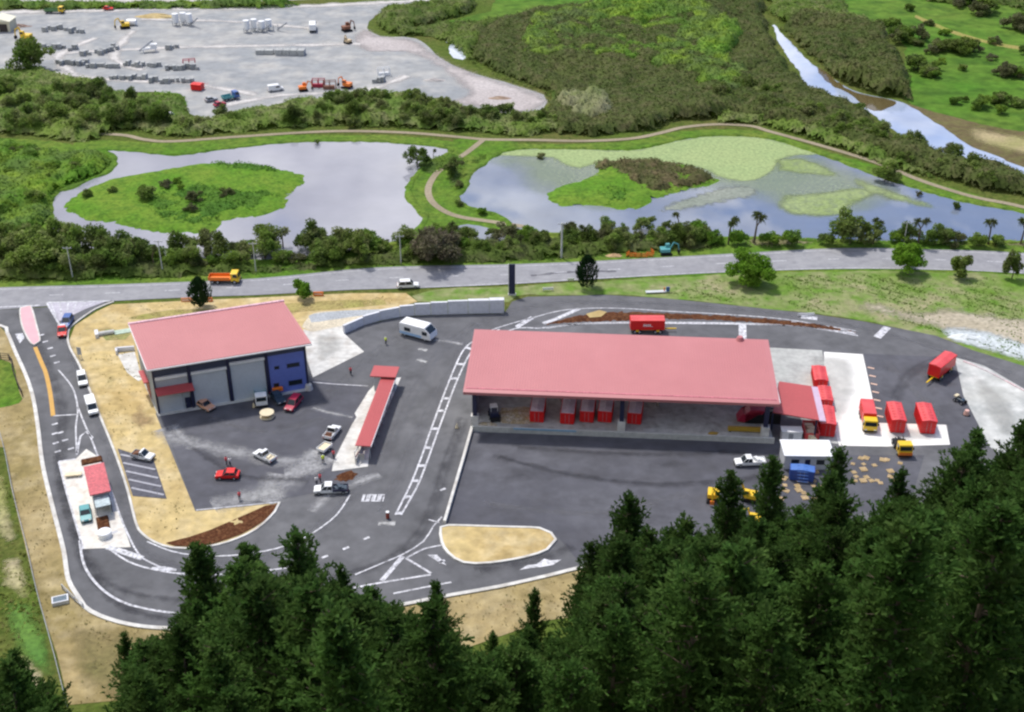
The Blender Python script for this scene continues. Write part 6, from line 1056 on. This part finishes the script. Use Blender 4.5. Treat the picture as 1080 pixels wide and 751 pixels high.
# pallets on the gravel right of the office
def pallet():
    r = empty('pallet', 0, 0); B(r, 'deck', M_TIMB, lambda m: [m.box(-.6+k*.26, -.44+k*.26, -.6, .6, .12+j*.3, .15+j*.3) for k in range(5) for j in range(1)]); B(r, 'bearer', M_TIMB, lambda m: [m.box(-.6, .6, q, q+.1, .0+j*.3, .12+j*.3) for q in (-.6, -.05, .5) for j in range(1)]); return r
p0 = pallet(); k = 0
for cx, cy, nx_, ny_ in ((850, 519, 7, 4), (930, 500, 8, 5), (868, 505, 2, 2)):
    for i in range(nx_):
        for j in range(ny_):
            if random.random() < .55: continue
            x, y = G(cx+(i-nx_/2)*7+random.uniform(-3, 3), cy+(j-ny_/2)*6+random.uniform(-2, 2)); o = p0 if k == 0 else copy_tree(p0, (0, 0, 0), 0, random.uniform(.55, 1.0)); o.location = (x, y, .12); o.rotation_euler.z = random.uniform(-.6, .6); k += 1; tag(o, 'pale timber pallet lying in the yard beside the office', 'pallet', 'timber pallets in the lower yard')
# east yard things
t = root_thing('quad_bike', *G(1012, 425), R(-55), 'small dark off-road buggy standing in the east yard', 'buggy', None, .12); B(t, 'body', M_CARDK, lambda m: m.box(-.9, .9, -.45, .45, .5, .95), .1); B(t, 'seat', M_BLK, lambda m: m.box(-.6, .2, -.25, .25, .95, 1.1)); wheels(t, (-.8, .8), .6, .35, .25); B(t, 'handlebar', M_GREYM, lambda m: m.bar((.5, -.4, 1.3), (.5, .4, 1.3), .03)); B(t, 'load_tray', M_CREAM, lambda m: m.box(-1.2, -.6, -.5, .5, 1.0, 1.25))
t = root_thing('road_cone', *G(1019, 438), 0, 'pinkish round bollard drum beside the buggy', 'bollard', None, .12); B(t, 'body', flat('peach_drum', (.7, .42, .36), .5), lambda m: m.cyl((0, 0, .1), 'z', .55, .9, 12, 0, .4)); B(t, 'base', M_BLK, lambda m: m.cyl((0, 0, 0), 'z', .7, .1, 12))
t = root_thing('bollard', *G(409, 547), 0, 'short red-brown post where the ladder marking ends', 'bollard', None, .12); B(t, 'post', flat('rust_paint', (.3, .05, .03), .6), lambda m: m.cyl((0, 0, 0), 'z', .3, 1.2, 10)); B(t, 'cap', M_WHITE, lambda m: m.cyl((0, 0, 1.2), 'z', .32, .1, 10))
for px_, py_, lb in ((482, 452, 'small pale cone on the lane left of the shed corner'), (268, 430, 'tiny white cone between peach car and white truck')):
    t = root_thing('traffic_cone', *G(px_, py_), 0, lb, 'cone', None, .12); B(t, 'cone', M_CREAM, lambda m: m.cyl((0, 0, .05), 'z', .32, .9, 10, 0, .06)); B(t, 'base', M_BLK, lambda m: m.box(-.38, .38, -.38, .38, 0, .05))
# ------------------------------------------------------------------ roadside furniture
t = root_thing('pillar_sign', *G(540, 311), R(0), 'tall dark navy pillar sign at the road verge', 'sign'); B(t, 'panel', M_NAVY, lambda m: m.box(-.7, .7, -.2, .2, .3, 7.6), .04); B(t, 'base', M_CONC, lambda m: m.box(-.9, .9, -.4, .4, 0, .3)); B(t, 'edge_strip', M_WHITE, lambda m: m.box(-.82, -.72, -.15, .15, .3, 7.6))
def barrier(px_, py_, w, label, h=1.0, rz=0, m=M_ORG):
    t = root_thing('road_barrier', *G(px_, py_), rz, label, 'barrier'); B(t, 'panel', m, lambda q: q.prism([(-.3, 0), (-.12, h), (.12, h), (.3, 0)], -w/2, w/2), .03).rotation_euler.z = R(90); B(t, 'reflector', M_WHITE, lambda q: q.box(-w/2+.2, w/2-.2, -.24, -.18, h*.45, h*.6)); return t
barrier(336, 312, 2.2, 'orange barrier beside the small bright green tree'); barrier(197, 318, 2.4, 'faded orange barrier left of the spiky dark tree', .9, m=flat('faded_orange', (.62, .25, .12), .6)); barrier(222, 318, 1.0, 'narrow red barrier just right of the spiky dark tree')
for i, (px_, py_, rz) in enumerate(((662, 272, 1.0), (667, 273, .1), (673, 273.5, 0), (679, 273.5, 0), (685, 272.5, -.2), (688, 269.5, -1.2))):
    t = root_thing('safety_fence', *G(px_, py_-2), rz, 'orange mesh safety panel round the roadworks beyond the road', 'barrier', 'orange roadworks panels'); B(t, 'mesh_panel', M_ORG, lambda q: [q.box(-.8, .8, -.03, .03, .1+k*.22, .22+k*.22) for k in range(5)]+[q.box(-.8+j*.4, -.74+j*.4, -.03, .03, .1, 1.2) for j in range(5)])
heap('soil_heap', 648, 270, 2.2, 1.0, .7, flat('tan_soil', (.5, .33, .18), .9), 'small tan soil heap left of the orange roadworks panels', 'soil heap', 8, 0)
digger('teal and white excavator working beyond the main road', 702, 268, R(5), M_TEAL, .85, 0, reach=.8)
def pole(px_, py_, h, label, arm=False, r_=.11, cat='pole', name='power_pole'):
    t = root_thing(name, *G(px_, py_), 0, label, cat); B(t, 'shaft', M_CONC, lambda m: m.cyl((0, 0, 0), 'z', r_*1.3, h, 8, 0, r_)); B(t, 'cross_arm', M_GREYM, lambda m: m.box(-1.0 if not arm else -.1, 1.0 if not arm else 1.8, -.06, .06, h-.4, h-.25)); B(t, 'insulator' if not arm else 'lamp_head', M_WHITE, lambda m: (m.box(-.9, -.8, -.05, .05, h-.25, h-.05), m.box(.8, .9, -.05, .05, h-.25, h-.05)) if not arm else m.box(1.4, 2.1, -.12, .12, h-.35, h-.22)); return t
pole(592, 272, 9, 'pale grey pole before the roadside belt, left of the roadworks', r_=.2); pole(77, 294, 8, 'grey pole at the left end of the roadside belt'); pole(172, 289, 8.5, 'grey pole in the belt above the yellow truck'); pole(423, 279, 7.5, 'grey pole left of the large purplish tree'); pole(270, 287, 7.5, 'thin pole behind the belt right of the yellow truck'); pole(953, 258, 6, 'thin pole on the lagoon shore above the right bend')
t = root_thing('road_sign', *G(693, 309), R(5), 'low white and blue sign boards lying on the verge', 'sign'); B(t, 'board', flat('pale_grey_board', (.55, .58, .60), .5), lambda m: m.box(-2.6, 2.0, -.5, .5, .3, .45)); B(t, 'panel', M_CARBLUE, lambda m: m.box(2.0, 2.8, -.1, .1, .2, 1.4)); B(t, 'post', M_RED, lambda m: m.box(1.5, 1.7, -.1, .1, .0, 1.3))
for px_, py_, w, lb in ((602, 297, 1.6, 'white kerb sign at the road edge left of the conifer'), (578, 307, 2.4, 'low white sign boards on the verge near the pillar sign'), (850, 334, 3.6, 'white rectangular board beside the site road bend')):
    t = root_thing('road_sign', *G(px_, py_), R(5), lb, 'sign'); B(t, 'board', M_WHITE, lambda m: m.box(-w/2, w/2, -.05, .05, .3, .9)); B(t, 'post', M_GREYM, lambda m: (m.box(-w/2+.1, -w/2+.2, .05, .12, 0, .8), m.box(w/2-.2, w/2-.1, .05, .12, 0, .8)))
t = root_thing('direction_sign', *G(85, 378), R(-10), 'slim grey sign post on the dry bank right of the entry', 'sign'); B(t, 'post', M_FENCE, lambda m: (m.bar((-.3, 0, 0), (-.3, 0, 2.6), .06), m.bar((.3, 0, 0), (.3, 0, 2.6), .06))); B(t, 'board', M_FENCE, lambda m: m.box(-.45, .45, -.08, -.02, .9, 2.6))
t = root_thing('concrete_pipe', *G(112, 353), R(20), 'grey pipe and concrete end wall in a green hollow behind the workshop', 'culvert'); B(t, 'pipe', M_CONC, lambda m: m.cyl((-1.5, 0, .4), 'x', .5, 3.2, 12)); B(t, 'head_wall', M_WALLC, lambda m: m.box(-2.2, -1.5, -1.1, 1.1, 0, 1.0)); B(t, 'apron', mat('pale_green_slab', [(.45, .55, .45)], (1, 1)), lambda m: m.box(1.7, 5.4, -.9, .9, .05, .2))
sheet('hollow_grass', [(105, 352), (112, 347), (128, 348), (138, 352), (132, 358), (112, 359)], .085, patchy('hollow_green', [(.22, .28, .09), (.30, .28, .1)], .42, .12, .3, .9))
# ------------------------------------------------------------------ gravel yard: stacks and machines, all small in the picture
def block_row(px0, px1, y0, y1, h, w, label, m=M_CONC):
    a, b = G(px0, y0), G(px1, y1); l = math.dist(a, b); r = root_thing('block_wall', *a, math.atan2(b[1]-a[1], b[0]-a[0]), label, 'wall'); n = max(2, int(l/2.4))
    for k in range(n): B(r, 'block', m, lambda q: q.box(k*l/n+.06, (k+1)*l/n-.06, -w/2, w/2, 0, h), .05)
    return r
M_BLOCK = mat('block_grey', [(.42, .43, .42), (.36, .37, .37)], (.3, 1), .9)
block_row(270, 289, 57, 57, 1.6, 2.4, 'left half of the low concrete block wall in the gravel yard', M_BLOCK); block_row(291, 322, 57.5, 58, 2.0, 3.2, 'right half of the concrete block wall with pale top', M_BLOCK)
def stack0():
    r = empty('precast_stack', 0, 0); B(r, 'slab_pile', M_BLOCK, lambda m: [m.box(-.8+random.uniform(-.15, .15), .8+random.uniform(-.15, .15), -.5, .5, .1+k*.35, .38+k*.35) for k in range(4)]); B(r, 'bearer', M_DARKT, lambda m: (m.box(-.7, -.5, -.5, .5, 0, .1), m.box(.5, .7, -.5, .5, 0, .1))); return r
s0 = stack0(); k = 0
for x0, x1, yy, step, jit in ((62, 92, 68, 3.4, 1), (92, 125, 71, 3.4, 1), (132, 172, 70, 3.6, 1.2), (176, 212, 73, 4.2, 1), (118, 155, 84, 5, 1), (160, 205, 87, 5, 1), (48, 88, 33, 4.5, 2.5), (46, 80, 52, 5, 2), (88, 96, 56, 3, 3), (103, 112, 55, 3, 3), (115, 126, 52, 3, 3), (395, 404, 87, 3, 1.2), (178, 190, 52, 4, 2)):
    x = x0
    while x < x1:
        p = G(x+random.uniform(-.6, .6), yy+random.uniform(-jit, jit)); o = s0 if k == 0 else copy_tree(s0, (0, 0, 0), 0, random.uniform(.75, 1.35)); o.location = (*p, 0); o.rotation_euler.z = random.uniform(-.3, .3)+1.57*random.randint(0, 1); k += 1; tag(o, 'small grey stack of precast slabs in the gravel yard', 'slab stack', 'precast stacks in the gravel yard'); x += step*random.uniform(.8, 1.3)
def silo(px_, py_, label, n=3, h=5):
    t = root_thing('silo_plant', *G(px_, py_), random.uniform(-.3, .3), label, 'silo'); 
    for k in range(n): B(t, 'silo', M_WHITE, lambda m: (m.cyl((k*2.6-2.6, (k % 2)*1.5, 1.4), 'z', 1.2, h-1.4, 12), m.cyl((k*2.6-2.6, (k % 2)*1.5, .3), 'z', .3, 1.1, 12, 0, 1.2)))
    B(t, 'frame', M_GREYM, lambda m: [m.box(a_-.1, a_+.1, b_-.1, b_+.1, 0, 1.8) for a_ in (-3.6, -1, 1.6, 3.4) for b_ in (-.9, 2.3)]); B(t, 'conveyor', M_GREYM, lambda m: m.bar((3, 0, .5), (6.5, -3, 3.5), .3)); return t
silo(193, 27, 'white silo plant with a sloping conveyor near the top of the yard', 3, 4.5); silo(268, 34, 'twin white silos left of the white trucks in the gravel yard', 2, 4.5); silo(284, 33, 'cluttered white silo right of the twin silos', 2, 4)
truck('white truck parked high in the gravel yard', (330, 38), (330, 26), M_WHITE, M_WHITE, 0, L=8); digger('rusty brown machine right of the parked white truck', 366, 33, .5, flat('rust_machine', (.22, .09, .05), .7), 1.1, 0, reach=.6); digger('small black and tan loader below the rusty machine', 367, 46, 2.5, flat('tan_machine', (.55, .42, .25), .7), .8, 0, reach=.5)
skip_bin('small bright red container at the near edge of the gravel yard', (203, 94), (214, 95), .1, 2.6, 3.6, 2.0, top=M_RED); truck('blue truck beside the small red container', (236, 107), (251, 104), M_CARBLUE, None, .1, L=5.5, bed=M_TEAL)
car('dark red car left of the blue truck in the gravel yard', (228, 113), (236, 111), M_CRIM, 'hatch', z=.1); car('pale grey car left of the dark red car in the gravel yard', (218, 108), (228, 106), M_GREYM, 'hatch', z=.1)
car('white van parked before the hedge in the gravel yard', (283, 97), (299, 95), M_WHITE, 'van', 'van', 'van', z=.1); car('white van half hidden in the bush south of the yard', (174, 127), (186, 124), M_WHITE, 'van', 'van', 'van', z=.1)
for px_, py_, rz, mt, sc_, lb in ((320, 96, .3, M_ORG, .9, 'orange digger left of the rusty stacks at the yard hedge'), (366, 93, 2.8, M_ORG, 1.0, 'orange digger at the right of the rusty stacks'), (132, 30, 3.5, M_YEL, 1.1, 'yellow digger beside a white tank high in the yard'), (28, 43, 3.0, M_YEL, 1.3, 'yellow digger at the left edge of the gravel yard')): digger(lb, px_, py_, rz, mt, sc_, 0, reach=.7)
t = root_thing('white_tank', *G(139, 27), 0, 'white tank right of the high yellow digger', 'tank'); B(t, 'shell', M_WHITE, lambda m: m.cyl((-1.5, 0, 1.3), 'x', 1.1, 3.4, 14)); B(t, 'cradle', M_GREYM, lambda m: (m.box(-1.1, -.8, -.9, .9, 0, .5), m.box(1, 1.3, -.9, .9, 0, .5)))
truck('green truck with yellow cab on the far yard road', (50, 14), (66, 14), M_YEL, None, .1, L=7.5, bed=flat('green_bed', (.1, .22, .08), .5)); car('small red car at the top of the gravel yard', (111, 11), (118, 11), M_RED, 'hatch', z=.2)
t = root_thing('yard_shed', *G(-14, 34), 0, 'pale yellow shed at the upper left corner', 'shed'); B(t, 'wall', flat('pale_yellow_wall', (.62, .58, .42), .7), lambda m: m.box(0, 9, 0, 7, 0, 4)); B(t, 'roof', flat('cream_roof', (.75, .72, .56), .6), lambda m: m.prism([(-.4, 4.0), (4.5, 5.2), (9.4, 4.0), (9.4, 3.85), (-.4, 3.85)], -.4, 7.4)); B(t, 'door', M_DARKT, lambda m: m.box(5, 8, -.05, 0, 0, 3))
t = root_thing('conveyor_screen', *G(158, 55), .4, 'white screening plant with a raised belt amid the slab stacks', 'plant machine'); B(t, 'frame', M_WHITE, lambda m: (m.box(-2.5, 2.5, -1, 1, 1.2, 1.6), [m.box(q, q+.2, w_, w_+.2, 0, 1.2) for q in (-2.3, 2) for w_ in (-.9, .7)])); B(t, 'belt', M_GREYM, lambda m: m.bar((-3.6, 0, .8), (1.5, 0, 4), .35)); B(t, 'hopper', M_WHITE, lambda m: m.box(.5, 2.5, -.8, .8, 1.6, 2.8, tx=1.3, ty=1.3))
for i, (px_, py_, mt, lb) in enumerate(((336, 92, M_CRIM, 'rusty red steel frame, left of two at the yard hedge'), (348, 94, flat('rust_brown', (.25, .12, .08), .8), 'rusty brown steel frame, right of two at the yard hedge'), (200, 71, M_CRIM, 'thin dark red mast frame at the end of the slab stacks'), (405, 80, M_WHITE, 'white gantry frame at the right of the gravel yard'))):
    t = root_thing('steel_frame', *G(px_, py_), .1*i, lb, 'steel frame'); B(t, 'post', mt, lambda m: [m.box(q-.12, q+.12, w_-.12, w_+.12, 0, 2.6) for q in (-2, 0, 2) for w_ in (-.9, .9)]); B(t, 'beam', mt, lambda m: (m.box(-2.1, 2.1, -1, -.8, 2.6, 2.8), m.box(-2.1, 2.1, .8, 1, 2.6, 2.8), m.box(-1.8, 1.6, -.6, .6, .1, 1.2)))
for i, (px_, py_, r_, mt, lb) in enumerate(((165, 18, 9, M_STRAW, 'long tan heap at the top of the gravel yard'), (458, 85, 4, M_PALEGRAVEL, 'low pale heap near the tip of the gravel yard'), (527, 104, 4, mat('brown_spoil', [(.3, .2, .14), (.4, .3, .22)], (.3, 1)), 'brown spoil heap at the very tip of the gravel yard'), (20, 28, 5, mat('rust_scrap', [(.25, .13, .09), (.4, .33, .28), (.12, .07, .06)], (.4, 1)), 'rusty scrap heap beside the pale yellow shed'), (1020, 356, 4, flat('chalk', (.72, .75, .75), .9), 'white gravel heap at the right bend of the site road'))):
    heap('gravel_heap', px_, py_, r_, r_*.35, r_*.13+.4, mt, lb, 'heap', 20+i, 0)
t = root_thing('white_boat', *G(459, 124), -1.0, 'white plank-like boat lying in the bush belt', 'boat'); B(t, 'hull', M_WHITE, lambda m: m.prism([(-3, 1.6), (-2.7, 1.0), (2.4, 1.0), (3.2, 1.8)], -.8, .8), .05); B(t, 'seat', M_CREAM, lambda m: m.box(-.4, .1, -.7, .7, 1.6, 1.75))
sc_b = root_thing('farm_shed', *G(482, 6), .1, 'small white shed at the edge of the far meadow', 'shed'); B(sc_b, 'wall', M_WHITE, lambda m: m.box(-3, 3, -2, 2, 0, 2.6)); B(sc_b, 'roof', M_WHITE, lambda m: m.prism([(-3.2, 2.6), (0, 3.5), (3.2, 2.6)], -2.2, 2.2))
